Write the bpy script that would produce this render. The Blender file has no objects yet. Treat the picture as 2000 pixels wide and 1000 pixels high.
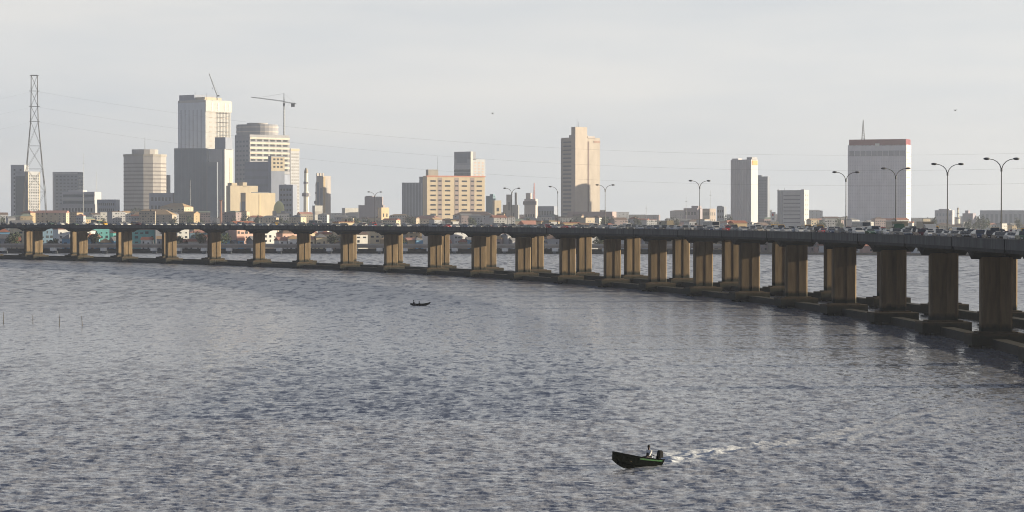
import bpy, bmesh, math, random
import numpy as np
from mathutils import Vector, Matrix

R = math.radians
rnd = random.Random(7)
sc = bpy.context.scene
COL = sc.collection

# ------------------------------------------------------------------ camera
F, YH, H = 4600.0, 427.0, 22.0          # focal length and horizon in pixels of the 2000 px frame, eye height
cam_d = bpy.data.cameras.new('camera')
cam = bpy.data.objects.new('camera', cam_d); COL.objects.link(cam)
cam_d.sensor_width = 36.0
cam_d.lens = 36.0 * F / 2000.0
cam_d.clip_start = 1.0
cam_d.clip_end = 60000.0
cam.location = (0, 0, H)
cam.rotation_euler = (R(90) - math.atan((500 - YH) / F), 0, 0)
sc.camera = cam

# ------------------------------------------------------------------ sky
SUN_EL, SUN_AZ = 9.5, 85.5              # azimuth clockwise from the view direction
w = bpy.data.worlds.new('World'); sc.world = w; w.use_nodes = True
nt = w.node_tree; nt.nodes.clear()
N = nt.nodes.new; L = nt.links.new
wo = N('ShaderNodeOutputWorld'); bg = N('ShaderNodeBackground')
sky = N('ShaderNodeTexSky'); sky.sky_type = 'NISHITA'; sky.sun_disc = False
sky.sun_elevation = R(SUN_EL); sky.sun_rotation = R(SUN_AZ)
sky.dust_density = 4.0; sky.air_density = 1.0; sky.ozone_density = 1.0
tc = N('ShaderNodeTexCoord')
mp = N('ShaderNodeMapping'); mp.inputs['Scale'].default_value = (1.0, 1.0, 7.0)
cn = N('ShaderNodeTexNoise'); cn.inputs['Scale'].default_value = 3.5; cn.inputs['Detail'].default_value = 5
cn.inputs['Roughness'].default_value = 0.55
cr = N('ShaderNodeValToRGB')
cr.color_ramp.elements[0].position = 0.36; cr.color_ramp.elements[0].color = (5.45, 5.75, 6.05, 1)
cr.color_ramp.elements[1].position = 0.66; cr.color_ramp.elements[1].color = (6.75, 6.7, 6.55, 1)
# a veil of high cloud, thinner and darker towards the top of the sky
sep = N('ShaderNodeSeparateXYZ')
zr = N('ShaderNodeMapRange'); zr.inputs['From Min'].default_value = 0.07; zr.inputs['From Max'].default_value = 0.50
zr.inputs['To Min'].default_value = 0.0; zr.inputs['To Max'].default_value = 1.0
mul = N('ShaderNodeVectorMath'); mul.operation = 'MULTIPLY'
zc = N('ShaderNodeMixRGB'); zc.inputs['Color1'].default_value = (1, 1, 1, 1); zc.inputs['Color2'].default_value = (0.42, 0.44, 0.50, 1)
mixn = N('ShaderNodeMixRGB'); mixn.inputs['Fac'].default_value = 0.97
L(tc.outputs['Generated'], mp.inputs['Vector']); L(mp.outputs['Vector'], cn.inputs['Vector'])
L(cn.outputs['Fac'], cr.inputs['Fac'])
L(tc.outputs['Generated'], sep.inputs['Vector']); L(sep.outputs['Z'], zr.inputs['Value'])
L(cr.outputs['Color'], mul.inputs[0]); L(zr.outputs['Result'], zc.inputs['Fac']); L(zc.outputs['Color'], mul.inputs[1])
# sky dimmed behind and left of the viewer, added to deepen shaded faces
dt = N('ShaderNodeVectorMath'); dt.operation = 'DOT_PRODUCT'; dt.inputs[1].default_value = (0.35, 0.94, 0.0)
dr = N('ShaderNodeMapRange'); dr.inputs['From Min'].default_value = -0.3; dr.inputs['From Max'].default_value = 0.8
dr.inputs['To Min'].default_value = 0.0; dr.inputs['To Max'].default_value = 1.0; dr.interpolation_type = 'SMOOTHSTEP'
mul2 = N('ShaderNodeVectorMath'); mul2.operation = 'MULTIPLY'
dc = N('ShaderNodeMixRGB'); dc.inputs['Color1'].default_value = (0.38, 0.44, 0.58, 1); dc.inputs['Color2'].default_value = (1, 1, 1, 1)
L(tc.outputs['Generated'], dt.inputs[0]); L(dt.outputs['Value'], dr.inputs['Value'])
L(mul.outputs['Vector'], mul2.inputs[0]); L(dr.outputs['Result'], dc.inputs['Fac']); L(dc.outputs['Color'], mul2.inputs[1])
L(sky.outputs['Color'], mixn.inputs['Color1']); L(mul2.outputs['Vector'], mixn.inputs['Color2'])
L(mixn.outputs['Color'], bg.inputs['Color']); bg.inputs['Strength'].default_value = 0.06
L(bg.outputs['Background'], wo.inputs['Surface'])

# ------------------------------------------------------------------ sun
sd = bpy.data.lights.new('sun', 'SUN'); sun = bpy.data.objects.new('sun', sd); COL.objects.link(sun)
sd.energy = 5.0; sd.angle = R(0.6); sd.color = (1.0, 0.85, 0.61)
to_sun = Vector((math.sin(R(SUN_AZ)) * math.cos(R(SUN_EL)), math.cos(R(SUN_AZ)) * math.cos(R(SUN_EL)), math.sin(R(SUN_EL))))
sun.rotation_euler = to_sun.to_track_quat('Z', 'Y').to_euler()
sun.location = (300, 0, 300)

sc.view_settings.view_transform = 'Standard'; sc.view_settings.look = 'None'
sc.view_settings.exposure = 1.10; sc.view_settings.gamma = 1.0
sc.cycles.volume_bounces = 1
sc.cycles.max_bounces = 6
sc.cycles.use_denoising = True
sc.cycles.pixel_filter_type = 'BLACKMAN_HARRIS'; sc.cycles.filter_width = 1.05

# ------------------------------------------------------------------ helpers
def X_at(x, D): return (x - 1000.0) / F * D
def Z_at(y, D): return H - (y - YH) * D / F

MATS = {}
def mat(name, rgb, rough=0.8, var=0.12, scale=0.3, stretch=(1, 1, 1), metal=0.0, spec=0.3, bump=0.0, world=False, tide=None):
    if name in MATS: return MATS[name]
    m = bpy.data.materials.new(name); m.use_nodes = True
    t = m.node_tree; b = t.nodes['Principled BSDF']
    b.inputs['Roughness'].default_value = rough; b.inputs['Metallic'].default_value = metal
    b.inputs['Specular IOR Level'].default_value = spec
    tcn = t.nodes.new('ShaderNodeTexCoord'); mpn = t.nodes.new('ShaderNodeMapping')
    mpn.inputs['Scale'].default_value = stretch
    nz = t.nodes.new('ShaderNodeTexNoise'); nz.inputs['Scale'].default_value = scale
    nz.inputs['Detail'].default_value = 6; nz.inputs['Roughness'].default_value = 0.6
    rp = t.nodes.new('ShaderNodeValToRGB')
    rp.color_ramp.elements[0].position = 0.3; rp.color_ramp.elements[1].position = 0.7
    rp.color_ramp.elements[0].color = tuple(c * (1 - var) for c in rgb) + (1,)
    rp.color_ramp.elements[1].color = tuple(min(1, c * (1 + var)) for c in rgb) + (1,)
    geo = t.nodes.new('ShaderNodeNewGeometry'); t.links.new(geo.outputs['Position'] if world else tcn.outputs['Object'], mpn.inputs['Vector']); t.links.new(mpn.outputs['Vector'], nz.inputs['Vector'])
    t.links.new(nz.outputs['Fac'], rp.inputs['Fac']); 
    if tide:                                # wet, weed-stained foot up to a ragged tide line
        sz = t.nodes.new('ShaderNodeSeparateXYZ'); t.links.new(geo.outputs['Position'], sz.inputs['Vector'])
        nn_ = t.nodes.new('ShaderNodeMath'); nn_.operation = 'MULTIPLY_ADD'; nn_.inputs[1].default_value = -2.0
        t.links.new(nz.outputs['Fac'], nn_.inputs[0]); t.links.new(sz.outputs['Z'], nn_.inputs[2])
        tr = t.nodes.new('ShaderNodeMapRange'); tr.inputs['From Min'].default_value = tide - 1.0; tr.inputs['From Max'].default_value = tide - .2
        t.links.new(nn_.outputs['Value'], tr.inputs['Value'])
        tm = t.nodes.new('ShaderNodeMixRGB'); tm.inputs['Color1'].default_value = (.022, .022, .016, 1)
        t.links.new(tr.outputs['Result'], tm.inputs['Fac']); t.links.new(rp.outputs['Color'], tm.inputs['Color2']); t.links.new(tm.outputs['Color'], b.inputs['Base Color'])
    else: t.links.new(rp.outputs['Color'], b.inputs['Base Color'])
    if bump:
        bn = t.nodes.new('ShaderNodeBump'); bn.inputs['Strength'].default_value = bump; bn.inputs['Distance'].default_value = 0.1
        t.links.new(nz.outputs['Fac'], bn.inputs['Height']); t.links.new(bn.outputs['Normal'], b.inputs['Normal'])
    MATS[name] = m
    return m

class MB:
    def __init__(s): s.v = []; s.f = []
    def add(s, vs, fs):
        o = len(s.v); s.v += [tuple(v) for v in vs]; s.f += [tuple(i + o for i in f) for f in fs]; return s
    def box(s, x0, y0, z0, x1, y1, z1, top=1.0):
        cx, cy = (x0 + x1) / 2, (y0 + y1) / 2
        vs = [(x0, y0, z0), (x1, y0, z0), (x1, y1, z0), (x0, y1, z0)]
        vs += [(cx + (x - cx) * top, cy + (y - cy) * top, z1) for x, y, _ in vs]
        return s.add(vs, [(3, 2, 1, 0), (4, 5, 6, 7), (0, 1, 5, 4), (1, 2, 6, 5), (2, 3, 7, 6), (3, 0, 4, 7)])
    def prism(s, pts, z0, z1, top=1.0):
        n = len(pts); cx = sum(p[0] for p in pts) / n; cy = sum(p[1] for p in pts) / n
        vs = [(p[0], p[1], z0) for p in pts] + [(cx + (p[0] - cx) * top, cy + (p[1] - cy) * top, z1) for p in pts]
        fs = [tuple(reversed(range(n))), tuple(range(n, 2 * n))] + [(i, (i + 1) % n, n + (i + 1) % n, n + i) for i in range(n)]
        return s.add(vs, fs)
    def extrude(s, prof, y0, y1, inset=0.0):
        """prof in (x,z), extruded along y"""
        n = len(prof)
        vs = [(p[0], y0, p[1]) for p in prof] + [(p[0], y1, p[1]) for p in prof]
        fs = [tuple(range(n)), tuple(reversed(range(n, 2 * n)))] + [(i, n + i, n + (i + 1) % n, (i + 1) % n) for i in range(n)]
        return s.add(vs, fs)
    def tube(s, pts, r, k=6, r1=None):
        pts = [Vector(p) for p in pts]; n = len(pts); r1 = r if r1 is None else r1
        vs = []
        for i, p in enumerate(pts):
            d = (pts[min(i + 1, n - 1)] - pts[max(i - 1, 0)]).normalized()
            u = d.cross(Vector((0, 0, 1)))
            if u.length < 1e-3: u = Vector((1, 0, 0))
            u.normalize(); v = d.cross(u)
            rr = r + (r1 - r) * i / max(1, n - 1)
            for j in range(k):
                a = 2 * math.pi * j / k
                vs.append(p + u * (math.cos(a) * rr) + v * (math.sin(a) * rr))
        fs = [tuple(range(k - 1, -1, -1)), tuple((n - 1) * k + j for j in range(k))]
        for i in range(n - 1):
            for j in range(k):
                a, b = i * k + j, i * k + (j + 1) % k
                fs.append((a, a + k, b + k, b))
        return s.add(vs, fs)
    def ellipsoid(s, c, r, n=10, m=6):
        vs = []; fs = []
        for i in range(m + 1):
            th = math.pi * i / m
            for j in range(n):
                a = 2 * math.pi * j / n
                vs.append((c[0] + r[0] * math.sin(th) * math.cos(a), c[1] + r[1] * math.sin(th) * math.sin(a), c[2] + r[2] * math.cos(th)))
        for i in range(m):
            for j in range(n):
                fs.append((i * n + j, (i + 1) * n + j, (i + 1) * n + (j + 1) % n, i * n + (j + 1) % n))
        return s.add(vs, fs)
    def mesh(s, name, m, smooth=False):
        me = bpy.data.meshes.new(name); me.from_pydata(s.v, [], s.f); me.validate()
        bm = bmesh.new(); bm.from_mesh(me); bmesh.ops.recalc_face_normals(bm, faces=bm.faces); bm.to_mesh(me); bm.free()
        if smooth:
            for p in me.polygons: p.use_smooth = True
        me.materials.append(m); return me
    def build(s, name, m, parent=None, smooth=False, label=None):
        o = bpy.data.objects.new(name, s.mesh(name, m, smooth)); COL.objects.link(o)
        if parent: o.parent = parent
        if label: o['label'] = label
        return o

def tag(o, label=None, cat=None, group=None, kind=None):
    if label: o['label'] = label
    if cat: o['category'] = cat
    if group: o['group'] = group
    if kind: o['kind'] = kind
    return o
def empty(name, loc=(0, 0, 0), rz=0.0):
    o = bpy.data.objects.new(name, None); COL.objects.link(o); o.location = loc; o.rotation_euler = (0, 0, rz); return o
def copy_tree(o, parent=None):
    c = o.copy(); COL.objects.link(c)
    if parent: c.parent = parent
    for ch in list(o.children): copy_tree(ch, c)
    return c
def wipe_tree(o):
    for ch in list(o.children): wipe_tree(ch)
    bpy.data.objects.remove(o)

# ------------------------------------------------------------------ materials
concrete = mat('weathered_concrete', (0.165, 0.12, 0.072), 0.9, 0.40, 0.8, (1, 1, 0.12), world=True, tide=3.4)
cap_mat = mat('stained_cap', (0.085, 0.06, 0.036), 0.9, 0.5, 0.9, world=True, tide=1.9)
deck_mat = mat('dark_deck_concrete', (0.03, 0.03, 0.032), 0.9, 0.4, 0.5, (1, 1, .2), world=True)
asphalt = mat('asphalt', (0.05, 0.05, 0.052), 0.9, 0.15, 0.5)
glass_dark = mat('dark_glass', (0.03, 0.035, 0.045), 0.15, 0.2, 0.3, spec=0.6)
steel = mat('grey_steel', (0.16, 0.17, 0.18), 0.5, 0.1, 1.0, metal=0.5)
dark_steel = mat('dark_steel', (0.06, 0.062, 0.07), 0.6, 0.1, 1.0)
tyre = mat('tyre_rubber', (0.015, 0.015, 0.015), 0.9)

# ------------------------------------------------------------------ water
def wave_field(X, Y, cut):
    """height of the choppy lagoon; cut = grid step, waves shorter than it are left out"""
    r = np.random.RandomState(3)
    Z = np.zeros_like(X)
    wind = math.radians(-80)
    for i in range(120):
        lam = 0.45 * (3.0 / 0.45) ** (r.rand() ** 1.0)
        th = wind + r.randn() * 0.42
        k = 2 * math.pi / lam
        a = 0.0056 * lam ** 0.8 * (0.6 + 0.8 * r.rand())
        att = np.clip((lam / np.maximum(cut, 1e-3) - 2.0) / 2.0, 0, 1)
        ph = k * (X * math.cos(th) + Y * math.sin(th)) + r.rand() * 6.283
        s = np.sin(ph)
        Z += att * a * (s + 0.25 * np.cos(2 * ph + 1.57))
    return Z
def smooth_noise(X, Y, scale, seed, n=14):
    r = np.random.RandomState(seed); Z = np.zeros_like(X)
    for i in range(n):
        th = r.rand() * 6.283; k = 6.283 / (scale * (0.6 + r.rand()))
        Z += np.sin(k * (X * math.cos(th) + Y * math.sin(th)) + r.rand() * 6.283)
    return Z / math.sqrt(n / 2)

BY = H * F / (914 - YH); BX = X_at(1240, BY)                    # boat
b_dir = Vector((-4.6, -4.4)).normalized()
wake_pts = [(1285, 902), (1340, 890), (1400, 880), (1500, 872), (1640, 855), (1800, 825), (1960, 790)]
wake = [(X_at(x, H * F / (y - YH)), H * F / (y - YH)) for x, y in wake_pts]
def wake_coords(X, Y):
    """distance along and signed distance from the wake's centre line"""
    best = np.full(X.shape, 1e9); along = np.zeros_like(X); side = np.zeros_like(X)
    acc = 0.0
    for (ax, ay), (bx, by) in zip(wake[:-1], wake[1:]):
        dx, dy = bx - ax, by - ay; Ls = math.hypot(dx, dy)
        t = np.clip(((X - ax) * dx + (Y - ay) * dy) / Ls ** 2, 0, 1)
        ex, ey = X - (ax + t * dx), Y - (ay + t * dy); d = np.hypot(ex, ey)
        m = d < best
        best = np.where(m, d, best); along = np.where(m, acc + t * Ls, along)
        side = np.where(m, np.sign(dx * ey - dy * ex) * d, side); acc += Ls
    return along, side

def build_water():
    fine = math.radians(14.5); na = 1150
    a_f = np.linspace(-fine, fine, na)
    a_l = -np.geomspace(fine + 0.01, math.pi, 26)[::-1]
    ang = np.concatenate([a_l, a_f, -a_l[::-1]])
    inv = np.linspace(1 / 165.0, 1 / 1900.0, 1050)
    rad = np.concatenate([np.array([2, 8, 25, 60, 100, 140.0]), 1 / inv, np.geomspace(2050, 9200, 14)])
    A, Rr = np.meshgrid(ang, rad)
    Xg = Rr * np.sin(A); Yg = Rr * np.cos(A)
    step = np.gradient(rad)[:, None] * np.ones_like(A)
    step = np.maximum(step, (np.gradient(ang)[None, :] * Rr))
    step = np.where(Rr < 164, 6.0, step)
    Z = wave_field(Xg, Yg, step)
    gust = 1.0 + 0.09 * smooth_noise(Xg, Yg * 0.5, 55, 5) + 0.07 * smooth_noise(Xg, Yg * .6, 18, 6)
    Z *= np.clip(gust, 0.4, 1.9)
    al, sd_ = wake_coords(Xg, Yg)
    arm = 0.6 + 0.07 * al                      # half width of the V
    fade = np.exp(-al / 80.0) * (np.abs(sd_) < 60)
    nz = smooth_noise(Xg, Yg, 2.2, 9) * 0.5 + 0.9
    ok = (al > 0.3) & (step < 3)
    for sgn in (1, -1):
        q = (sd_ * sgn - arm)
        Z += np.where(ok, 0.15 * fade * nz * np.exp(-(q / 0.8) ** 2) - 0.13 * fade * np.exp(-((q + 1.7) / 1.0) ** 2), 0)
    Z += np.where(ok, 0.05 * np.exp(-al / 9.0) * nz * np.exp(-(sd_ / 1.3) ** 2), 0)
    foam = np.where(ok | ((al <= .3) & (np.abs(sd_) < 2.5)), np.exp(-(al / 9.0) ** 2) * 3.0 * np.exp(-(sd_ / 2.8) ** 2) + .85 * np.exp(-al / 75.0) * np.exp(-(sd_ / (1.5 + .03 * al)) ** 2), 0)
    q = np.abs(sd_) - arm
    foam += np.where(ok, 1.0 * np.exp(-(q / 0.5) ** 2) * np.exp(-al / 35.0) * (nz > 1.15), 0)
    foam = np.clip(foam, 0, 1)
    nr, nc = Xg.shape
    co = np.stack([Xg, Yg, Z], -1).reshape(-1, 3).astype(np.float32)
    i = np.arange(nr - 1)[:, None] * nc + np.arange(nc - 1)[None, :]
    quads = np.stack([i, i + 1, i + nc + 1, i + nc], -1).reshape(-1, 4)[:, ::-1]
    me = bpy.data.meshes.new('water')
    me.vertices.add(len(co)); me.vertices.foreach_set('co', co.ravel())
    me.loops.add(quads.size); me.loops.foreach_set('vertex_index', quads.ravel().astype(np.int32))
    me.polygons.add(len(quads)); me.polygons.foreach_set('loop_start', (np.arange(len(quads)) * 4).astype(np.int32))
    me.polygons.foreach_set('loop_total', np.full(len(quads), 4, np.int32))
    me.update(calc_edges=True); me.validate()
    me.polygons.foreach_set('use_smooth', np.ones(len(me.polygons), bool))
    at = me.attributes.new('foam', 'FLOAT', 'POINT'); at.data.foreach_set('value', foam.ravel().astype(np.float32))
    at = me.attributes.new('chop', 'FLOAT', 'POINT'); at.data.foreach_set('value', np.clip(0.45 + 0.55 * (step - .3) / 2.0, .45, 1.0).ravel().astype(np.float32))
    at = me.attributes.new('far', 'FLOAT', 'POINT'); at.data.foreach_set('value', np.clip((step - .8) / 4.0, 0, 1).ravel().astype(np.float32))
    m = bpy.data.materials.new('lagoon_water'); m.use_nodes = True
    t = m.node_tree; b = t.nodes['Principled BSDF']
    n = t.nodes.new; l = t.links.new
    g = n('ShaderNodeNewGeometry')
    b.inputs['IOR'].default_value = 1.333; b.inputs['Roughness'].default_value = 0.10
    mpw = n('ShaderNodeMapping'); mpw.inputs['Rotation'].default_value = (0, 0, R(-20)); mpw.inputs['Scale'].default_value = (1, 1.0, 1)
    l(g.outputs['Position'], mpw.inputs['Vector'])
    n1 = n('ShaderNodeTexNoise'); n1.inputs['Scale'].default_value = 0.55; n1.inputs['Detail'].default_value = 4; n1.inputs['Roughness'].default_value = 0.6
    n2 = n('ShaderNodeTexNoise'); n2.inputs['Scale'].default_value = 3.0; n2.inputs['Detail'].default_value = 3
    n3 = n('ShaderNodeTexNoise'); n3.inputs['Scale'].default_value = 0.12; n3.inputs['Detail'].default_value = 5; n3.inputs['Roughness'].default_value = 0.65
    for q_ in (n1, n2, n3): l(mpw.outputs['Vector'], q_.inputs['Vector'])
    bp2 = n('ShaderNodeBump'); bp2.inputs['Strength'].default_value = 1.0; bp2.inputs['Distance'].default_value = 0.05
    l(n2.outputs['Fac'], bp2.inputs['Height'])
    ch = n('ShaderNodeAttribute'); ch.attribute_name = 'chop'; fr = n('ShaderNodeAttribute'); fr.attribute_name = 'far'
    # wavelets as direct slopes, three sizes
    last = bp2.outputs['Normal']
    for (sx, sy, amp, sd2, att_) in ((1.3, 1.5, .55, 0, None), (.85, .24, .75, 50, None), (.36, .07, 2.0, 90, 'far')):
        mq = n('ShaderNodeMapping'); mq.inputs['Scale'].default_value = (sx, sy, 1); mq.inputs['Location'].default_value = (sd2, sd2, 0)
        nq = n('ShaderNodeTexNoise'); nq.inputs['Scale'].default_value = 1.0; nq.inputs['Detail'].default_value = 3; nq.inputs['Roughness'].default_value = .6
        l(g.outputs['Position'], mq.inputs['Vector']); l(mq.outputs['Vector'], nq.inputs['Vector'])
        sb = n('ShaderNodeVectorMath'); sb.operation = 'SUBTRACT'; sb.inputs[1].default_value = (.5, .5, .5)
        ms = n('ShaderNodeVectorMath'); ms.operation = 'MULTIPLY'; ms.inputs[1].default_value = (amp, amp * 1.6, 0)
        ad = n('ShaderNodeVectorMath'); ad.operation = 'ADD'
        l(nq.outputs['Color'], sb.inputs[0]); cs = n('ShaderNodeVectorMath'); cs.operation = 'SCALE'; cs.inputs['Scale'].default_value = 1.0
        if att_: l(fr.outputs['Fac'], cs.inputs['Scale'])
        l(sb.outputs['Vector'], ms.inputs[0]); l(ms.outputs['Vector'], cs.inputs[0]); l(cs.outputs['Vector'], ad.inputs[0]); l(last, ad.inputs[1])
        last = ad.outputs['Vector']
    nn = n('ShaderNodeVectorMath'); nn.operation = 'NORMALIZE'; l(last, nn.inputs[0]); l(nn.outputs['Vector'], b.inputs['Normal'])
    fa = n('ShaderNodeAttribute'); fa.attribute_name = 'foam'
    fn = n('ShaderNodeTexNoise'); fn.inputs['Scale'].default_value = 3.5; fn.inputs['Detail'].default_value = 6
    l(g.outputs['Position'], fn.inputs['Vector'])
    fq = n('ShaderNodeMath'); fq.operation = 'MULTIPLY_ADD'; fq.inputs[1].default_value = 1.6; fq.inputs[2].default_value = -.3; l(fn.outputs['Fac'], fq.inputs[0])
    ml = n('ShaderNodeMath'); ml.operation = 'MULTIPLY'
    l(fa.outputs['Fac'], ml.inputs[0]); l(fq.outputs['Value'], ml.inputs[1])
    rp = n('ShaderNodeMapRange'); rp.inputs['From Min'].default_value = 0.05; rp.inputs['From Max'].default_value = 0.62
    l(ml.outputs['Value'], rp.inputs['Value'])
    mc = n('ShaderNodeMixRGB'); mc.inputs['Color1'].default_value = (0.228, 0.242, 0.280, 1); mc.inputs['Color2'].default_value = (0.55, 0.58, 0.62, 1)
    l(rp.outputs['Result'], mc.inputs['Fac']); l(mc.outputs['Color'], b.inputs['Base Color'])
    mr = n('ShaderNodeMapRange'); mr.inputs['To Min'].default_value = 0.10; mr.inputs['To Max'].default_value = 0.8; rc = n('ShaderNodeMapRange'); rc.inputs['From Min'].default_value = .45; rc.inputs['To Min'].default_value = .08; rc.inputs['To Max'].default_value = .30; l(ch.outputs['Fac'], rc.inputs['Value']); l(rc.outputs['Result'], mr.inputs['To Min'])
    l(rp.outputs['Result'], mr.inputs['Value']); l(mr.outputs['Result'], b.inputs['Roughness'])
    me.materials.append(m)
    o = bpy.data.objects.new('water', me); COL.objects.link(o); tag(o, kind='structure')
build_water()

# ------------------------------------------------------------------ land beyond the lagoon
SH = [(-8000, 1760), (-700, 1540), (-340, 1512), (0, 1485), (160, 1455), (300, 1370), (800, 1330), (8000, 1250)]
def shore(X):
    for (a, b), (c, d) in zip(SH[:-1], SH[1:]):
        if a <= X <= c: return b + (d - b) * (X - a) / (c - a)
    return 1700
g = MB()
front = [(x, y, 1.3) for x, y in SH]; back = [(x * 1.0, 9100, 1.3) for x, y in SH]; low = [(x, y - 2.5, -2.0) for x, y in SH]
n_ = len(SH)
g.add(front + back + low, [(i, i + 1, n_ + i + 1, n_ + i) for i in range(n_ - 1)] + [(2 * n_ + i, 2 * n_ + i + 1, i + 1, i) for i in range(n_ - 1)])
tag(g.build('ground', mat('shore_ground', (0.16, 0.13, 0.10), 0.95, 0.3, 0.05)), kind='structure')

# ------------------------------------------------------------------ bridge path
SPAN = 45.0
def heading(i):                                     # i = spans away from the anchor pier, growing towards the camera
    return -14.2 + 2.05 * i if i < 7 else 0.15 + 0.8 * (i - 7)
AX, AD = X_at(1284, 713), 713.0
STEP = 1.0
path = {}
x_, y_ = AX, AD; path[0] = (x_, y_)
for k in range(1, 14 * 45 + 1):
    h = R(heading((k - .5) / SPAN)); x_ -= math.sin(h) * STEP; y_ -= math.cos(h) * STEP; path[k] = (x_, y_)
x_, y_ = AX, AD
for k in range(1, 22 * 45 + 1):
    h = R(heading(-(k - .5) / SPAN)); x_ += math.sin(h) * STEP; y_ += math.cos(h) * STEP; path[-k] = (x_, y_)
K0, K1 = -21 * 45, 10 * 45
def frame(s):
    k = math.floor(s); f = s - k
    a, b = path[k], path[k + 1]
    h = R(heading(s / SPAN))
    p = Vector((a[0] + (b[0] - a[0]) * f, a[1] + (b[1] - a[1]) * f, 0))
    return p, Vector((-math.sin(h), -math.cos(h), 0)), Vector((math.cos(h), -math.sin(h), 0)), h   # point, towards camera, right of bridge
def px_of(p): return 1000 + F * p.x / p.y
def s_at_px(x, t):
    best = min(range(K0, K1), key=lambda s: abs(px_of(frame(s)[0] + frame(s)[2] * t) - x) + (0 if frame(s)[0].y > 250 else 9999))
    return best
def sweep(name, section, m, parent, step=5, smooth=False, varying=None):
    """closed section [(t,z)...] swept along the bridge"""
    mb = MB(); n = len(section); ss = list(range(K0, K1 + 1, step))
    for i, s in enumerate(ss):
        p, d, r, h = frame(s)
        sec = varying(s) if varying else section
        mb.v += [tuple(p + r * t + Vector((0, 0, z))) for t, z in sec]
        if i:
            for j in range(n):
                a, b = (i - 1) * n + j, (i - 1) * n + (j + 1) % n
                mb.f.append((a, b, b + n, a + n))
    mb.f.append(tuple(range(n))); mb.f.append(tuple(reversed(range((len(ss) - 1) * n, len(ss) * n))))
    return mb.build(name, m, parent, smooth)

T0, T1, ROW2 = -7.5, 31.0, 23.5
bridge = empty('bridge', (0, 0, 0))
tag(bridge, 'long curved concrete road bridge on paired piers crossing the lagoon', 'bridge')
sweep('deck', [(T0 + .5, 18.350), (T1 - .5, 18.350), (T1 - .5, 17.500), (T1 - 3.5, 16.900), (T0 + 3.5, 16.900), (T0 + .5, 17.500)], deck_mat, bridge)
sweep('road_surface', [(T0 + .7, 18.400), (T1 - .7, 18.400), (T1 - .7, 18.354), (T0 + .7, 18.354)], asphalt, bridge)
par_mat = mat('parapet_concrete', (0.085, 0.087, 0.088), 0.9, 0.45, 0.9, (1, 1, .15), world=True)
for t0, t1 in ((T0, T0 + .45), (T1 - .45, T1)):
    sweep('parapet', [(t0, 18.750), (t1, 18.750), (t1, 17.300), (t0, 17.300)], par_mat, bridge)
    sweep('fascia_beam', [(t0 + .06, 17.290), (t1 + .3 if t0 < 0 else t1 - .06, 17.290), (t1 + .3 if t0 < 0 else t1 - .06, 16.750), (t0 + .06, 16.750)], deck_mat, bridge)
    sweep('coping', [(t0 - .06, 18.920), (t1 + .06, 18.920), (t1 + .06, 18.753), (t0 - .06, 18.753)], par_mat, bridge)
sweep('median_barrier', [(11.5, 18.403), (12.0, 18.403), (11.85, 19.100), (11.65, 19.100)], par_mat, bridge)
def soffit(s):
    u = (s / SPAN) % 1.0
    return 16.80 - 1.7 * abs(2 * u - 1) ** 7
for c in (0.0, ROW2):
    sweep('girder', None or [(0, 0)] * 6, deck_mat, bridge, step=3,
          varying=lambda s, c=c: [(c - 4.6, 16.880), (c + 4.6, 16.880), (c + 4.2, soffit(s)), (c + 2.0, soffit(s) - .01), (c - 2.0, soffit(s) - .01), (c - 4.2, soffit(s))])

def make_pier():
    pr = MB()
    w2, t2 = 2.7, 1.1
    pts = [(-w2, -t2 + .35), (-w2 + .35, -t2), (-.45, -t2), (-.45, -t2 + .18), (.45, -t2 + .18), (.45, -t2), (w2 - .35, -t2), (w2, -t2 + .35), (w2, t2 - .35), (w2 - .35, t2), (-w2 + .35, t2), (-w2, t2 - .35)]
    pr.prism(pts, 2.6, 15.7)
    p = pr.build('pier', concrete)
    c = MB(); c.box(-4.7, -3.4, .5, 4.7, 3.4, 2.5).box(-3.4, -2.0, 2.503, 3.4, 2.0, 2.8)
    c.build('pile_cap', cap_mat, p)
    for ix in (-3.5, 0, 3.5):
        for iy in (-2.3, 2.3):
            q = MB(); q.tube([(ix, iy, -3), (ix, iy, .8)], 0.7, 10); q.build('pile', cap_mat, p, True)
    return p
for c in (0.0, ROW2):
    sweep('tie_beam', [(c - 1.2, -.6), (c + 1.2, -.6), (c + 1.2, 1.6), (c - 1.2, 1.6)], mat('dark_concrete', (.016, .016, .015), .8, .4, .7, world=True), bridge)  # low beam in near-black concrete
pier0 = make_pier()
for k in range(-20, 10):
    for c in (0.0, ROW2):
        p, d, r, h = frame(k * SPAN)
        q = copy_tree(pier0, bridge)
        q.location = p + r * c; q.rotation_euler = (0, 0, -h)
wipe_tree(pier0)

jm = mat('joint_black', (.012, .012, .012), .9)
for k in range(-20, 10):
    p, d, r, h = frame(k * SPAN)
    o = MB().box(T0 - .09, -.14, 16.77, T0 + .2, .14, 18.9).build('expansion_joint', jm, bridge); o.location = p; o.rotation_euler = (0, 0, -h)
    p, d, r, h = frame(k * SPAN + 1.6)
    o = MB().tube([(T0 - .12, 0, 17.2), (T0 - .12, 0, 16.5), (T0 + .5, 0, 16.2)], .1, 6).build('drain_pipe', jm, bridge); o.location = p; o.rotation_euler = (0, 0, -h)

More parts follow.
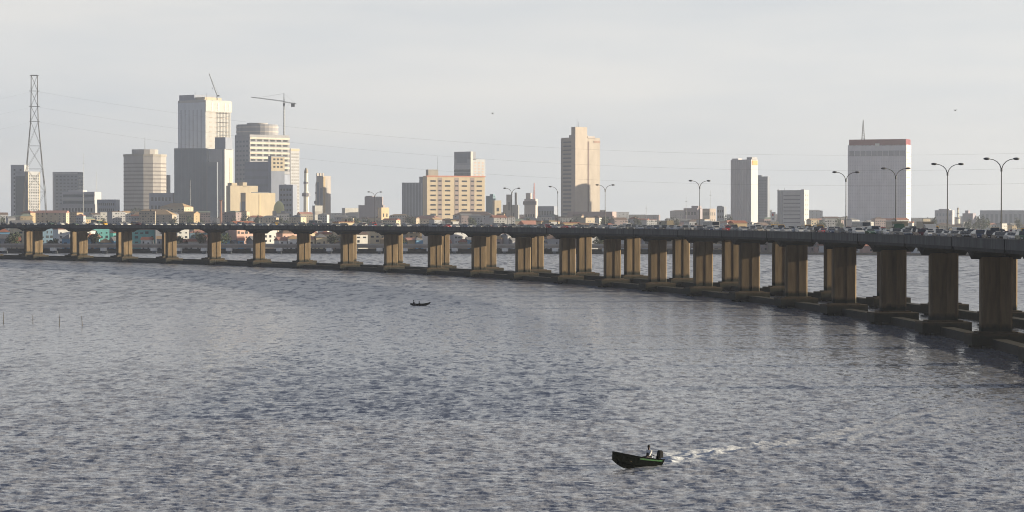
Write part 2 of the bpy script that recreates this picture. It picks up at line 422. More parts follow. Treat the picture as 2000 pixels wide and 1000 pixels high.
# ------------------------------------------------------------------ street lamps on the median
lamp_mat = mat('lamp_steel', (0.09, 0.095, 0.105), 0.5, 0.1, 1.0)
def make_lamp(left=True, right=True):
    o = empty('street_lamp')
    m = MB(); m.tube([(0, 0, 0), (0, 0, 6), (0, 0, 12.9)], .14, 8, .09); m.box(-.3, -.3, 0, .3, .3, .8); m.build('pole', lamp_mat, o)
    m = MB(); m.tube([(0, 0, 12.6), (0, 0, 13.3)], .2, 8); m.build('collar', lamp_mat, o)
    for s, on in ((-1, left), (1, right)):
        if not on: continue
        m = MB(); m.tube([(s * .05, 0, 13.1), (s * .35, 0, 13.9), (s * .9, 0, 14.5), (s * 1.6, 0, 14.85), (s * 2.4, 0, 15.0)], .10, 6, .07); m.build('arm', lamp_mat, o)
        m = MB(); m.ellipsoid((s * 2.85, 0, 15.02), (.66, .30, .26)); m.build('lamp_head', lamp_mat, o, True)
    return o
lampA = make_lamp(); 
LAMPS = [(1955, 'tall twin-armed street lamp nearest the right edge of the picture'),
         (1850, 'twin-armed street lamp standing between the red-topped tower and the rightmost lamp'),
         (1749, 'twin-armed street lamp in front of the right half of the red-topped tower'),
         (1651, 'twin-armed street lamp at the left edge of the red-topped tower'),
         (1367, 'twin-armed street lamp between the pale ribbed tower and the tall beige tower'),
         (1181, 'twin-armed street lamp at the right edge of the tall beige tower'),
         (1090, 'single-armed street lamp just left of the tall beige tower'),
         (1000, 'small twin-armed street lamp in front of the twin-turreted church'),
         (732, 'smallest twin-armed street lamp in front of the stepped grey block')]
for i, (x, lab) in enumerate(LAMPS):
    s = s_at_px(x, 11.75); p, d, r, h = frame(s)
    o = make_lamp(True, False) if x == 1090 else copy_tree(lampA)
    o.location = p + r * 11.75 + Vector((0, 0, 18.4)); o.rotation_euler = (0, 0, -h)
    tag(o, lab, 'street lamp', 'street lamps along the middle of the bridge')
wipe_tree(lampA)

# ------------------------------------------------------------------ landmarks for wording
MARKS = [(-60, 'the left picture edge'), (68, 'the lattice pylon'), (278, 'the beige faceted tower'), (400, 'the white tower under construction'),
         (555, 'the hammerhead crane'), (725, 'the stepped grey block'), (890, 'the cream apartment slab'), (1133, 'the tall beige tower'),
         (1367, 'the lone fifth lamp'), (1452, 'the pale ribbed tower'), (1549, 'the low ribbed block'), (1716, 'the red-topped tower'), (1850, 'the second lamp from the right')]
ORD = ['first', 'second', 'third', 'fourth', 'fifth', 'sixth', 'seventh', 'eighth', 'ninth', 'tenth', 'eleventh', 'twelfth', 'thirteenth', 'fourteenth', 'fifteenth', 'sixteenth', 'seventeenth', 'eighteenth', 'nineteenth', 'twentieth'] + ['%dth' % k for k in range(21, 60)]
def mark_of(x):
    i = 0
    for k, (mx, _) in enumerate(MARKS):
        if x >= mx: i = k
    return i
def name_series(items, fmt):
    """items [(obj, x, desc)]; label tells the desc and its order to the right of a landmark"""
    groups = {}
    for o, x, d in items: groups.setdefault((d, mark_of(x)), []).append((x, o))
    for (d, k), lst in groups.items():
        lst.sort(key=lambda q: q[0])
        for n, (x, o) in enumerate(lst):
            o['label'] = fmt(d, 'just' if len(lst) == 1 else ORD[n], MARKS[k][1])

# ------------------------------------------------------------------ vehicles
PAINT = {'white': (.62, .62, .60), 'silver': (.36, .37, .38), 'grey': (.12, .125, .13), 'black': (.02, .02, .022), 'dark blue': (.03, .045, .09),
         'red': (.38, .02, .02), 'green': (.04, .09, .06), 'beige': (.35, .30, .22), 'yellow': (.62, .36, .03), 'maroon': (.10, .02, .025)}
def paint(c): return mat('paint_' + c.replace(' ', '_'), PAINT[c], 0.25, 0.05, 1.0, spec=0.6)
head_mat = mat('headlight_glass', (.7, .7, .68), 0.2, 0.05, 1.0)
tail_mat = mat('tail_light_red', (.3, .02, .02), 0.3, 0.05, 1.0)
def wheel_parts(o, xs, hw, r=.33):
    for x in xs:
        for s in (-1, 1):
            m = MB(); m.tube([(x, s * (hw - .22), r), (x, s * hw, r)], r, 14); m.build('wheel', tyre, o)
def make_car(kind, colour):
    """vehicle pointing along +x, standing on z=0"""
    o = empty({'saloon': 'saloon_car', 'hatch': 'estate_car', 'van': 'minibus', 'bus': 'bus', 'truck': 'lorry', 'pickup': 'pickup_truck'}[kind])
    P = paint(colour); cab = .74
    if kind == 'saloon':
        Lh, hw = 2.25, .86
        low = [(-Lh, .35), (-Lh, .85), (-1.9, .98), (.9, .98), (2.0, .82), (Lh, .62), (Lh, .30), (-Lh + .1, .25)]
        roof = [(-1.45, .97), (-.95, 1.42), (.15, 1.44), (.95, .97)]
    elif kind == 'hatch':
        Lh, hw = 2.2, .92
        low = [(-Lh, .4), (-Lh, 1.05), (1.0, 1.08), (2.0, .98), (Lh, .7), (Lh, .35), (-Lh + .1, .3)]
        roof = [(-Lh + .05, 1.05), (-Lh + .25, 1.68), (.25, 1.72), (1.05, 1.06)]
    elif kind == 'van':
        Lh, hw, cab = 2.4, .92, .88
        low = [(-Lh, .35), (-Lh, 1.15), (2.1, 1.15), (Lh, .9), (Lh, .35)]
        roof = [(-Lh + .02, 1.14), (-Lh + .1, 2.0), (1.2, 2.02), (2.05, 1.14)]
    elif kind == 'pickup':
        Lh, hw = 2.5, .9
        low = [(-Lh, .45), (-Lh, 1.02), (1.1, 1.04), (2.3, .95), (Lh, .7), (Lh, .4)]
        roof = [(-.75, 1.03), (-.6, 1.68), (.5, 1.7), (1.15, 1.03)]
    elif kind == 'bus':
        Lh, hw, cab = 4.6, 1.2, .94
        low = [(-Lh, .4), (-Lh, 1.5), (Lh, 1.5), (Lh, .4)]
        roof = [(-Lh + .01, 1.49), (-Lh + .15, 2.85), (Lh - .25, 2.87), (Lh - .02, 1.49)]
    else:
        Lh, hw, cab = 4.0, 1.15, .97
        low = [(-Lh, .6), (-Lh, 1.1), (Lh, 1.1), (Lh, .5)]
        roof = [(2.0, 1.09), (2.05, 2.5), (3.5, 2.5), (Lh - .05, 1.5), (Lh - .02, 1.09)]
    m = MB(); m.extrude(low, -hw, hw)
    cw = hw * (1 - (1 - cab) * .5)
    n = len(roof)
    vs = []
    zt = max(z for _, z in roof); zb = min(z for _, z in roof)
    for sgn in (-1, 1):
        for x, z in roof: vs.append((x, sgn * (hw * .985 + (hw * cab - hw * .985) * (z - zb) / (zt - zb)), z))
    m.add(vs, [tuple(range(n)), tuple(reversed(range(n, 2 * n)))] + [(i, n + i, n + (i + 1) % n, (i + 1) % n) for i in range(n)])
    b = m.build('body', P, o)
    # glass panels, a little proud of the cabin
    def quad_on(a, b_, s0, s1, name, inset=.12):
        (ax, az), (bx, bz) = a, b_
        dx, dz = bx - ax, bz - az; ln = math.hypot(dx, dz); nx, nz = -dz / ln, dx / ln
        if nx * (1 if (ax + bx) > 0 else -1) < 0: nx, nz = -nx, -nz
        p = []
        for f in (inset, 1 - inset):
            z = az + dz * f; wdt = (hw * .985 + (hw * cab - hw * .985) * (z - zb) / (zt - zb)) * .9
            for sg in (-1, 1): p.append((ax + dx * f + nx * .015, sg * wdt, z + nz * .015))
        q = [(x - nx * .03, y, z - nz * .03) for x, y, z in p]
        MB().add(p + q, [(0, 1, 3, 2), (4, 6, 7, 5), (0, 4, 5, 1), (2, 3, 7, 6), (0, 2, 6, 4), (1, 5, 7, 3)]).build(name, glass_dark, o)
    quad_on(roof[-1], roof[-2], 0, 0, 'windscreen')
    if kind != 'truck': quad_on(roof[0], roof[1], 0, 0, 'rear_window')
    for sg in (-1, 1):
        pts = []
        cx = sum(x for x, _ in roof) / n; cz = (zt + zb) / 2
        for x, z in roof:
            X2 = cx + (x - cx) * .9; Z2 = cz + (z - cz) * .72
            wdt = hw * .985 + (hw * cab - hw * .985) * (Z2 - zb) / (zt - zb)
            pts.append((X2, wdt, Z2))
        vs = [(x, sg * (y_ + .02), z) for x, y_, z in pts] + [(x, sg * (y_ - .03), z) for x, y_, z in pts]
        MB().add(vs, [tuple(range(n)), tuple(reversed(range(n, 2 * n)))] + [(i, n + i, n + (i + 1) % n, (i + 1) % n) for i in range(n)]).build('side_window', glass_dark, o)
    if kind == 'truck':
        MB().box(-Lh, -hw, 1.12, 1.75, hw, 3.0).build('cargo_box', paint('beige' if colour != 'beige' else 'grey'), o)
    wheel_parts(o, (-Lh * .62, Lh * .62), hw, .33 if kind not in ('bus', 'truck') else .48)
    for sg in (-1, 1):
        MB().box(Lh - .06, sg * hw * .72 - .15, .58, Lh + .03, sg * hw * .72 + .15, .74).build('headlight', head_mat, o)
        MB().box(-Lh - .03, sg * hw * .78 - .1, .72, -Lh + .05, sg * hw * .78 + .1, .9).build('tail_light', tail_mat, o)
    return o
protos = {}
KIND_WORD = {'saloon': 'saloon car', 'hatch': 'estate car', 'van': 'minibus', 'bus': 'bus', 'truck': 'lorry', 'pickup': 'pickup truck'}
vehicles = []
LEN = {'saloon': 4.6, 'hatch': 4.5, 'van': 4.9, 'bus': 9.4, 'truck': 8.2, 'pickup': 5.1}
def put_vehicle(kind, colour, s, t, z=18.403):
    if (kind, colour) not in protos:
        protos[(kind, colour)] = o = make_car(kind, colour)
    else: o = copy_tree(protos[(kind, colour)])
    p, d, r, h = frame(s)
    toward = t < 11.75
    dv = d if toward else -d
    o.location = p + r * t + Vector((0, 0, z)); o.rotation_euler = (0, 0, math.atan2(dv.y, dv.x))
    cat = {'saloon': 'car', 'hatch': 'car', 'van': 'minibus', 'bus': 'bus', 'truck': 'lorry', 'pickup': 'pickup truck'}[kind]
    tag(o, None, cat, {'car': 'cars in the traffic on the bridge', 'minibus': 'minibuses in the traffic on the bridge', 'bus': 'buses in the traffic on the bridge', 'lorry': 'lorries in the traffic on the bridge', 'pickup truck': 'pickups in the traffic on the bridge'}[cat])
    vehicles.append((o, px_of(o.location), '%s %s' % (colour, KIND_WORD[kind])))
    return o
special = {  # px, lane t, kind, colour read off the photograph
    (1510, 9.2): ('van', 'yellow'), (1478, 9.2): ('van', 'white'), (1706, 2.0): ('van', 'white'), (1658, -1.5): ('saloon', 'silver'),
    (1590, 2.0): ('saloon', 'beige'), (1540, -1.5): ('saloon', 'silver'), (1388, 5.5): ('bus', 'white'), (728, 2.0): ('van', 'red'), (1940, 5.5): ('van', 'beige'),
    (1225, 2.0): ('van', 'white'), (1160, 5.5): ('van', 'white'), (1075, 2.0): ('van', 'white'), (590, 5.5): ('van', 'white'), (1755, 16.0): ('truck', 'grey')}
busy = {}
for (x, t), (k, c) in special.items():
    s = s_at_px(x, t); busy.setdefault(t, []).append(s); put_vehicle(k, c, s, t)
cw_ = ['silver'] * 6 + ['grey'] * 6 + ['white'] * 4 + ['black'] * 5 + ['dark blue'] * 4 + ['green'] * 2 + ['beige', 'maroon', 'red'] 
for t, fill in ((-4.4, .72), (-1.5, .72), (2.0, .7), (5.5, .6), (9.2, .5), (16.0, .35), (20.5, .3)):
    s = K0 + 150 + rnd.random() * 8
    while s < K1 - 80:
        kind = rnd.choices(['saloon', 'hatch', 'van', 'pickup', 'bus', 'truck'], [56, 22, 13, 4, 2.0, 2.0] if t > 0 else [70, 24, 0, 6, 0, 0])[0]
        gap = LEN[kind] + rnd.uniform(1.6, 6)
        pxx = px_of(frame(s)[0] + frame(s)[2] * t)
        if -30 < pxx < 2030 and rnd.random() < fill * (0.75 if pxx < 900 else 1.15) and all(abs(s - q) > 8 for q in busy.get(t, [])):
            col = rnd.choice(cw_)
            if kind == 'van': col = rnd.choice(['white', 'white', 'silver', 'beige', 'yellow'])
            if kind == 'bus': col = rnd.choice(['white', 'silver'])
            if kind == 'truck': col = rnd.choice(['white', 'green', 'grey'])
            put_vehicle(kind, col, s, t)
        s += gap
name_series(vehicles, lambda d, n, mk: ('%s on the bridge, %s right of %s' % (d, n, mk)) if n == 'just' else ('%s on bridge, %s such right of %s' % (d, n, mk)))
print('vehicles', len(vehicles))

# ------------------------------------------------------------------ buildings
def W(rgb, name=None, **k):
    nm = name or 'wall_%d_%d_%d' % tuple(int(c * 255) for c in rgb)
    return mat(nm, rgb, 0.85, k.get('var', .10), k.get('scale', .12), k.get('stretch', (1, 1, .4)))
win_d = mat('window_glass', (.035, .04, .05), .25, .2, .2, spec=.5)
win_b = mat('window_blue_glass', (.06, .08, .11), .25, .2, .2, spec=.5)
GZ = 1.3
KD = 1.5                       # depth of the town
class Bld:
    """box tower whose near corner stands at pixel column xm, D metres away, turned a degrees from facing us"""
    def __init__(s, name, label, cat, x0, xm, x1, ytop, D, a, wall, depth=None, group=None):
        D = D * KD; s.D = D; phi = math.atan((xm - 1000) / F); sc_ = F / D; ar = R(a)
        s.A = phi + ar
        if a >= 0:
            s.w = (xm - x0) / sc_ / math.cos(ar); s.d = depth or (x1 - xm) / sc_ / max(.05, math.sin(ar)); s.sx = (-s.w, 0)
        else:
            s.w = (x1 - xm) / sc_ / math.cos(ar); s.d = depth or (xm - x0) / sc_ / max(.05, math.sin(-ar)); s.sx = (0, s.w)
        s.d = max(4.0, s.d)
        s.h = Z_at(ytop, D) - GZ
        s.o = empty(name, (X_at(xm, D), D, GZ), -s.A)
        tag(s.o, label, cat, group)
        s.wall = wall
        MB().box(s.sx[0], 0, 0, s.sx[1], s.d, s.h).build('wall', wall, s.o)
        s.nwin = 0; s.extra = None
    def z(s, y): return Z_at(y, s.D) - GZ
    def u(s, x):   # pixel column on the front face -> local x
        return (x - (1000 + F * (s.o.location.x) / s.D)) / (F / s.D) / math.cos(s.A - math.atan(s.o.location.x / s.D))
    def panel(s, face, u0, u1, z0, z1, name, m, t=.15, e=.05):
        """thin piece on the front ('F'), right ('R') or left ('L') face; u measured along the face as 0..1"""
        x0, x1 = s.sx
        if face == 'F': mb = MB().box(x0 + (x1 - x0) * u0, -t, z0, x0 + (x1 - x0) * u1, e, z1)
        elif face == 'R': mb = MB().box(x1 - e, s.d * u0, z0, x1 + t, s.d * u1, z1)
        else: mb = MB().box(x0 - t, s.d * u0, z0, x0 + e, s.d * u1, z1)
        if name == 'window':
            s.nwin += 1
            if s.nwin > 100:
                if s.extra is None: s.extra = (MB(), m)
                s.extra[0].add(mb.v, mb.f); return
        return mb.build(name, m, s.o)
    def grid(s, face, nu, nz, u0=.06, u1=.94, z0=None, z1=None, fu=.6, fz=.45, m=None, name='window', t=.15):
        z0 = s.h * .08 if z0 is None else z0; z1 = s.h * .96 if z1 is None else z1
        for k in range(nz):
            for i in range(nu):
                a = u0 + (u1 - u0) * (i + .5 - fu / 2) / nu; b = u0 + (u1 - u0) * (i + .5 + fu / 2) / nu
                c = z0 + (z1 - z0) * (k + .5 - fz / 2) / nz; d = z0 + (z1 - z0) * (k + .5 + fz / 2) / nz
                s.panel(face, a, b, c, d, name, m or win_d, t)
    def block(s, u0, u1, v0, v1, z0, z1, name, m=None):
        x0, x1 = s.sx
        return MB().box(x0 + (x1 - x0) * u0, s.d * v0, z0, x0 + (x1 - x0) * u1, s.d * v1, z1).build(name, m or s.wall, s.o)
    def mast(s, u, v, y, r=.35, name='mast', y_base=None):
        x0, x1 = s.sx
        MB().tube([(x0 + (x1 - x0) * u, s.d * v, s.h if y_base is None else s.z(y_base)), (x0 + (x1 - x0) * u, s.d * v, s.z(y))], r, 5, r * .5).build(name, steel, s.o)
    def done(s):
        if s.extra:
            o = s.extra[0].build('window', s.extra[1], s.o); o['kind'] = 'stuff'
        if s.h > 18:
            p = .5
            x0, x1 = s.sx
            mb = MB(); mb.box(x0, 0, s.h, x1, .4, s.h + 1.1).box(x0, s.d - .4, s.h, x1, s.d, s.h + 1.1).box(x0, .4, s.h, x0 + .4, s.d - .4, s.h + 1.1).box(x1 - .4, .4, s.h, x1, s.d - .4, s.h + 1.1)
            mb.build('roof_parapet', s.wall, s.o)
        return s.o

pale = W((.47, .48, .51)); grey = W((.38, .39, .42)); bluegrey = W((.19, .22, .27)); cream = W((.52, .45, .34)); beige = W((.40, .38, .37))
pink = W((0.64, 0.49, 0.41)); white = W((.50, .50, .49)); dkgrey = W((.15, .17, .20)); brick = W((0.42, 0.20, 0.14)); slate = W((0.23, 0.26, 0.32))
ochre = W((.42, .33, .21)); greyblue = W((0.26, 0.29, 0.37)); dirty = W((0.38, 0.33, 0.27))

# -- far left
b = Bld('office_tower', 'pale slab tower with lit roof block behind the lattice pylon', 'tower', 22, 48, 56, 323, 3050, 30, pale); b.grid('F', 2, 14, fu=.3); b.done()
b = Bld('office_tower', 'blue grey glass tower with cream window-grid side, behind the pylon', 'tower', 30, 55, 78, 336, 2850, 40, grey)
b.panel('F', .05, .92, b.h * .05, b.h * .93, 'glass_front', win_b, .2); b.grid('R', 6, 18, fu=.5, fz=.5)
b.panel('R', .0, .06, 0, b.h, 'corner_pier', cream, .25); b.panel('R', .92, 1, 0, b.h, 'corner_pier', cream, .25); b.done()
b = Bld('office_block', 'dark blue grey office block with pale edge right of the pylon', 'office block', 104, 152, 163, 337, 2900, 18, slate)
b.panel('F', 0, .07, 0, b.h, 'corner_pier', pale, .3); b.grid('F', 6, 15, .1, 1, fu=.55, fz=.4, m=win_b); b.grid('R', 3, 15, fu=.6); b.panel('F', .0, 1, b.h * .97, b.h, 'cornice', pale, .5); b.done()
b = Bld('terraced_building', 'pale terraced building with white balcony bands in front of the dark office block', 'building', 122, 185, 198, 376, 2600, 15, W((0.46, 0.46, 0.49)))
for k in range(5):
    b.panel('F', 0, 1, b.h * (.12 + .17 * k), b.h * (.19 + .17 * k), 'balcony_band', white, 1.0); b.panel('F', .03, .97, b.h * (.2 + .17 * k), b.h * (.27 + .17 * k), 'window', win_b, .2)
b.mast(.95, .5, 335); b.block(.15, .6, .2, .8, b.h, b.z(371), 'roof_house'); b.done()
b = Bld('low_block', 'long low grey block right of the terraced building', 'building', 190, 226, 234, 391, 2500, 15, greyblue); b.grid('F', 8, 5); b.done()
b = Bld('low_block', 'low pale block below the terraced building', 'building', 118, 186, 190, 400, 2400, 10, grey); b.grid('F', 10, 3, m=win_d); b.done()

# -- faceted beige tower
def faceted():
    D = 2900 * KD; s_ = F / D; cx = 288; w2 = (319 - 235) / 2 / s_
    o = empty('faceted_tower', (X_at(277, D), D + w2, GZ), R(4)); tag(o, 'beige faceted tower with banded floors and a mast on its crown', 'tower')
    def octo(r, c=.42): return [(r * math.cos(a), r * .9 * math.sin(a)) for a in [math.pi * (2 * k + 1) / 14 for k in range(14)]]
    h = Z_at(305, D) - GZ
    MB().prism(octo(w2), 0, h).build('wall', beige, o)
    for k in range(17):
        z = h * (.06 + .052 * k); MB().prism(octo(w2 + .25), z, z + h * .018).build('window_band', W((0.22, 0.20, 0.20)), o)
    MB().prism(octo(w2 + 1.0), h, h + 4).build('cornice', W((0.38, 0.35, 0.31)), o)
    MB().prism(octo(w2 * .62), h + 4, Z_at(291, D) - GZ).build('roof_house', beige, o)
    MB().tube([(0, 0, Z_at(291, D) - GZ), (0, 0, Z_at(267, D) - GZ)], .6, 6, .2).build('mast', steel, o)
    MB().box(-w2 * .9, -3, h + 4, -w2 * .3, 3, Z_at(300, D) - GZ).build('roof_house', beige, o)
faceted()
b = Bld('office_block', 'dark narrow block attached right of the beige faceted tower', 'office block', 312, 328, 333, 343, 3000, 20, slate); b.grid('F', 3, 12); b.done()
b = Bld('low_block', 'low blue grey block between the faceted tower and the dark glass block', 'building', 292, 338, 346, 378, 2650, 15, greyblue); b.grid('F', 6, 4); b.done()

# -- white tower under construction, two-faced
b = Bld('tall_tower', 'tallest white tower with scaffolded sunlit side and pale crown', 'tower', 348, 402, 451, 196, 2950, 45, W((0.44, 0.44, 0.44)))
b.panel('F', 0, 1, 2, b.h * .985, 'sky_sheen_panel', W((.62, .68, .74)), .12)  # pale panel lightens the shaded front, sky reflection put into its colour
for k in range(6): b.panel('F', .10 + .145 * k, .14 + .145 * k, b.h * .05, b.h * .93, 'window_strip', W((0.40, 0.44, 0.50)), .2)
b.grid('R', 4, 24, .1, .95, fu=.5, fz=.3, m=W((0.42, 0.38, 0.35)))
b.panel('R', -.02, 1.02, b.z(218), b.z(196), 'crown_panel', white, 2.0)
for uu in (.2, .45, .72, .9): b.panel('R', uu, uu + .07, b.z(216), b.z(200), 'crown_opening', win_d, 2.3)
b.block(.0, .55, .05, .9, b.h, b.z(184), 'roof_house', greyblue); b.block(.5, .85, .1, .8, b.h, b.z(189), 'roof_house', cream); b.mast(.35, .3, 175, .5); b.mast(1, .05, 182, .5)
for k in range(5):
    x0, x1 = b.sx; y = b.d * (.45 + .12 * k)
    MB().tube([(x1 + 1.6, y, b.z(300)), (x1 + 1.6, y, b.z(212 + 6 * (k % 2)))], .3, 5).build('scaffold_pole', dark_steel, b.o)
for k in range(9):
    z = b.z(292 - 9 * k); MB().tube([(b.sx[1] + 1.6, b.d * .45, z), (b.sx[1] + 1.6, b.d * .93, z + (3 if k % 2 else 0))], .3, 5).build('scaffold_rail', dark_steel, b.o)
b.done()
TOW = b

def lattice(o, name, p0, p1, w, n, r, m, w1=None):
    """square lattice mast from p0 to p1 as one part"""
    p0, p1 = Vector(p0), Vector(p1); d = (p1 - p0); up = d.normalized()
    u = up.cross(Vector((0, 1, 0)));
    if u.length < .1: u = up.cross(Vector((1, 0, 0)))
    u.normalize(); v = up.cross(u); w1 = w if w1 is None else w1
    mb = MB()
    def c(k, i):
        ww = w + (w1 - w) * k / n; a, b_ = [(-1, -1), (1, -1), (1, 1), (-1, 1)][i % 4]
        return p0 + d * (k / n) + u * (a * ww / 2) + v * (b_ * ww / 2)
    for i in range(4): mb.tube([c(0, i), c(n, i)], r, 4)
    for k in range(n):
        for i in range(4):
            mb.tube([c(k, i), c(k + 1, i + 1)], r * .6, 3)
    return mb.build(name, m, o)
# luffing crane on the white tower
D = 2960 * KD; o = empty('luffing_crane', (X_at(425, D), D, Z_at(196, D)))
tag(o, 'luffing crane with raised jib on top of the tallest white tower', 'crane')
s_ = D / F
lattice(o, 'mast', (0, 0, 0), (0, 0, 9), 2.0, 4, .3, steel)
lattice(o, 'jib', (0, 0, 8), (-16 * s_, 0, 52 * s_), 1.3, 12, .28, steel, .8)
MB().box(-1, -1.2, 7, 4, 1.2, 9.5).build('machine_deck', steel, o)
MB().tube([(3.5, 0, 9), (-16 * s_, 0, 52 * s_)], .12, 4).build('jib_rope', steel, o)
MB().box(-10.2, -.4, 22, -8, .4, 23.5).build('hook_block', steel, o)
# hammerhead crane
D = 2720 * KD; o = empty('hammerhead_crane', (X_at(555, D), D, Z_at(420, D)))
tag(o, 'hammerhead tower crane rising behind the banded tower', 'crane')
s_ = D / F; zz = lambda y: (420 - y) * s_
lattice(o, 'mast', (0, 0, 0), (0, 0, zz(200)), 2.2, 40, .3, steel)
lattice(o, 'jib', (0, 0, zz(198)), (-64 * s_, 0, zz(190)), 1.3, 18, .26, steel, .8)
lattice(o, 'counter_jib', (0, 0, zz(199)), (24 * s_, 0, zz(203)), 1.3, 6, .26, steel)
MB().box(14 * s_, -1.2, zz(209), 21 * s_, 1.2, zz(202)).build('counterweight', dark_steel, o)
lattice(o, 'tower_head', (0, 0, zz(200)), (0, 0, zz(182)), 1.8, 5, .26, steel, .3)
MB().tube([(-50 * s_, 0, zz(191)), (0, 0, zz(183)), (22 * s_, 0, zz(202))], .13, 4).build('tie_rod', steel, o)
MB().box(-1.6, -1.2, zz(207), 1.6, 1.2, zz(202)).build('cab', dark_steel, o)

# -- dark glass block and neighbours
b = Bld('glass_block', 'dark blue glass office block in front of the tallest white tower', 'office block', 341, 404, 409, 291, 2650, 8, bluegrey)
for k in range(9): b.panel('F', .02 + .108 * k, .115 + .108 * k, 2, b.h * .985, 'glass_bay', W((.15, .19, .25), 'glass_bay_mat'), .15)
b.done()
b = Bld('glass_block', 'lower step of dark glass attached right of the dark blue glass block', 'office block', 404, 424, 428, 318, 2640, 10, bluegrey); b.grid('F', 1, 1, fu=.9, fz=.97, m=W((.15, .19, .25), 'glass_bay_mat')); b.done()
b = Bld('office_block', 'plain pale office block with dark vertical seam behind the dark glass block', 'office block', 405, 439, 456, 292, 2760, 25, W((0.46, 0.46, 0.47)))
b.panel('F', .86, .96, 0, b.h, 'dark_seam', slate, .2); b.panel('R', .55, .85, 0, b.h * .9, 'cream_pier', cream, .4); b.block(.4, 1, .1, .9, b.h, b.z(268), 'roof_house', greyblue); b.done()  # seam in slate, side pier in cream

# -- banded tower group
def banded():
    D = 2800 * KD; s_ = F / D
    o = empty('round_tower', (X_at(500, D), D + 24, GZ), 0); tag(o, 'grey drum-shaped tower with curved bands behind the white banded tower', 'tower')
    r = 41 / s_; h = Z_at(243, D) - GZ
    pts = [(r * math.cos(a), r * .8 * math.sin(a)) for a in [2 * math.pi * k / 28 for k in range(28)]]
    MB().prism(pts, 0, h).build('wall', W((0.32, 0.32, 0.35)), o)
    for k in range(4):
        z = Z_at(247 + 9 * k, D) - GZ
        MB().prism([(x * 1.02, y * 1.02) for x, y in pts], z - 2.2, z).build('floor_band', W((0.51, 0.47, 0.45)), o)
    MB().prism([(x * .5, y * .5) for x, y in pts], h, h + 3).build('roof_house', beige, o)
banded()
b = Bld('banded_tower', 'tower with bold cream floor bands and dark window rows, left of the hammerhead crane mast', 'tower', 459, 488, 566, 264, 2650, 58, W((0.38, 0.38, 0.41)))
for k in range(16):
    z = b.z(268 + 9.6 * k)
    b.panel('R', 0, 1, z - 3.1, z, 'balcony_band', W((.70, .65, .56)) if k < 7 else pale, .9)
    for q in range(6): b.panel('R', .03 + .162 * q, .14 + .162 * q, z - 6.6, z - 3.2, 'window', win_d, .3)
b.grid('F', 4, 18, fu=.6, fz=.4, m=bluegrey)
b.done()
b = Bld('residential_tower', 'thin grey balcony tower at the right end of the skyscraper cluster', 'tower', 560, 568, 585, 291, 2700, 50, pale)
b.grid('R', 4, 22, .05, .95, fu=.55, fz=.5, m=W((0.28, 0.27, 0.27))); b.panel('R', 0, 1, b.h * .975, b.h, 'cornice', cream, .6); b.done()
b = Bld('office_block', 'stepped grey blue office block below the banded tower', 'office block', 478, 530, 556, 317, 2500, 25, greyblue)
for k in range(8): b.panel('F', .02, .98, b.h * (.1 + .11 * k), b.h * (.14 + .11 * k), 'window', slate, .2)
b.block(1.0, 1.25, .0, .9, 0, b.z(340), 'lower_step'); b.block(1.25, 1.5, .1, .9, 0, b.z(360), 'lower_step'); b.done()
b = Bld('apartment_block', 'small block with painted sunlit cream patch and dark window openings above the stepped block', 'building', 524, 530, 556, 306, 2480, 62, greyblue); b.panel('R', 0, 1, b.z(334), b.h, 'painted_sunlit_patch', cream, .1)  # cream panel paints the sunlit patch onto the grey blue side
b.grid('R', 3, 3, .1, .9, b.h * .84, b.h * .99, fu=.6, fz=.5); b.done()
b = Bld('low_block', 'grey blue block right of the stepped office block', 'building', 545, 572, 580, 362, 2450, 25, greyblue); b.grid('F', 4, 8); b.done()
b = Bld('cream_block', 'cream block with stepped roof below the dark glass block', 'building', 442, 450, 504, 364, 2350, 60, cream)
b.block(0, 1, .05, .25, b.h, b.z(357), 'roof_house'); b.block(0, 1, .45, .6, b.h, b.z(356), 'roof_house'); b.panel('R', .35, .65, 3, b.z(395), 'greyblue_bay', greyblue, .2); b.done()  # bay panel in flat grey blue
b = Bld('cream_block', 'bright plain cream block left of the golden dome', 'building', 470, 480, 538, 378, 2200, 62, W((0.6, 0.51, 0.37)))
b.panel('R', .45, .5, 3, b.h * .98, 'pilaster', W((0.70, 0.58, 0.38)), .4); b.panel('R', .2, .8, b.h, b.h + 2.2, 'roof_sign', dkgrey, -.5, 1.5); b.panel('F', .3, .9, 3, b.h * .8, 'window', slate, .2); b.done()
# domed hall
D = 2150 * KD; s_ = D / F; o = empty('domed_hall', (X_at(545, D), D, GZ)); tag(o, 'small hall with a golden half dome right of the bright cream block', 'building')
MB().box(-12 * s_, -8 * s_, 0, 12 * s_, 8 * s_, Z_at(412, D) - GZ).build('wall', beige, o)
mb = MB(); mb.ellipsoid((0, 0, Z_at(413, D) - GZ), (11 * s_, 9 * s_, 21 * s_), 16, 10); mb.build('dome', W((0.72, 0.68, 0.32)), o, True)

# -- mosque
def minaret(D, x, ytop, label, wpx=10):
    D = D * KD; s_ = D / F; o = empty('minaret', (X_at(x, D), D, GZ)); tag(o, label, 'minaret', None)
    h = Z_at(ytop, D) - GZ; r = wpx * s_ / 2
    def ring(rr): return [(rr * math.cos(a), rr * math.sin(a)) for a in [2 * math.pi * k / 8 for k in range(8)]]
    MB().prism(ring(r), 0, h * .62, .9).build('shaft', W((0.72, 0.72, 0.64)), o)
    MB().prism(ring(r * 1.45), h * .55, h * .60).build('balcony', W((0.28, 0.28, 0.32)), o)
    MB().prism(ring(r * .7), h * .62, h * .9).build('upper_shaft', W((0.72, 0.72, 0.64)), o)
    MB().prism(ring(r * .95), h * .74, h * .77).build('balcony', W((0.28, 0.28, 0.32)), o)
    MB().ellipsoid((0, 0, h * .9), (r * .7, r * .7, h * .08), 8, 6).build('cap', W((0.38, 0.33, 0.26)), o, True)
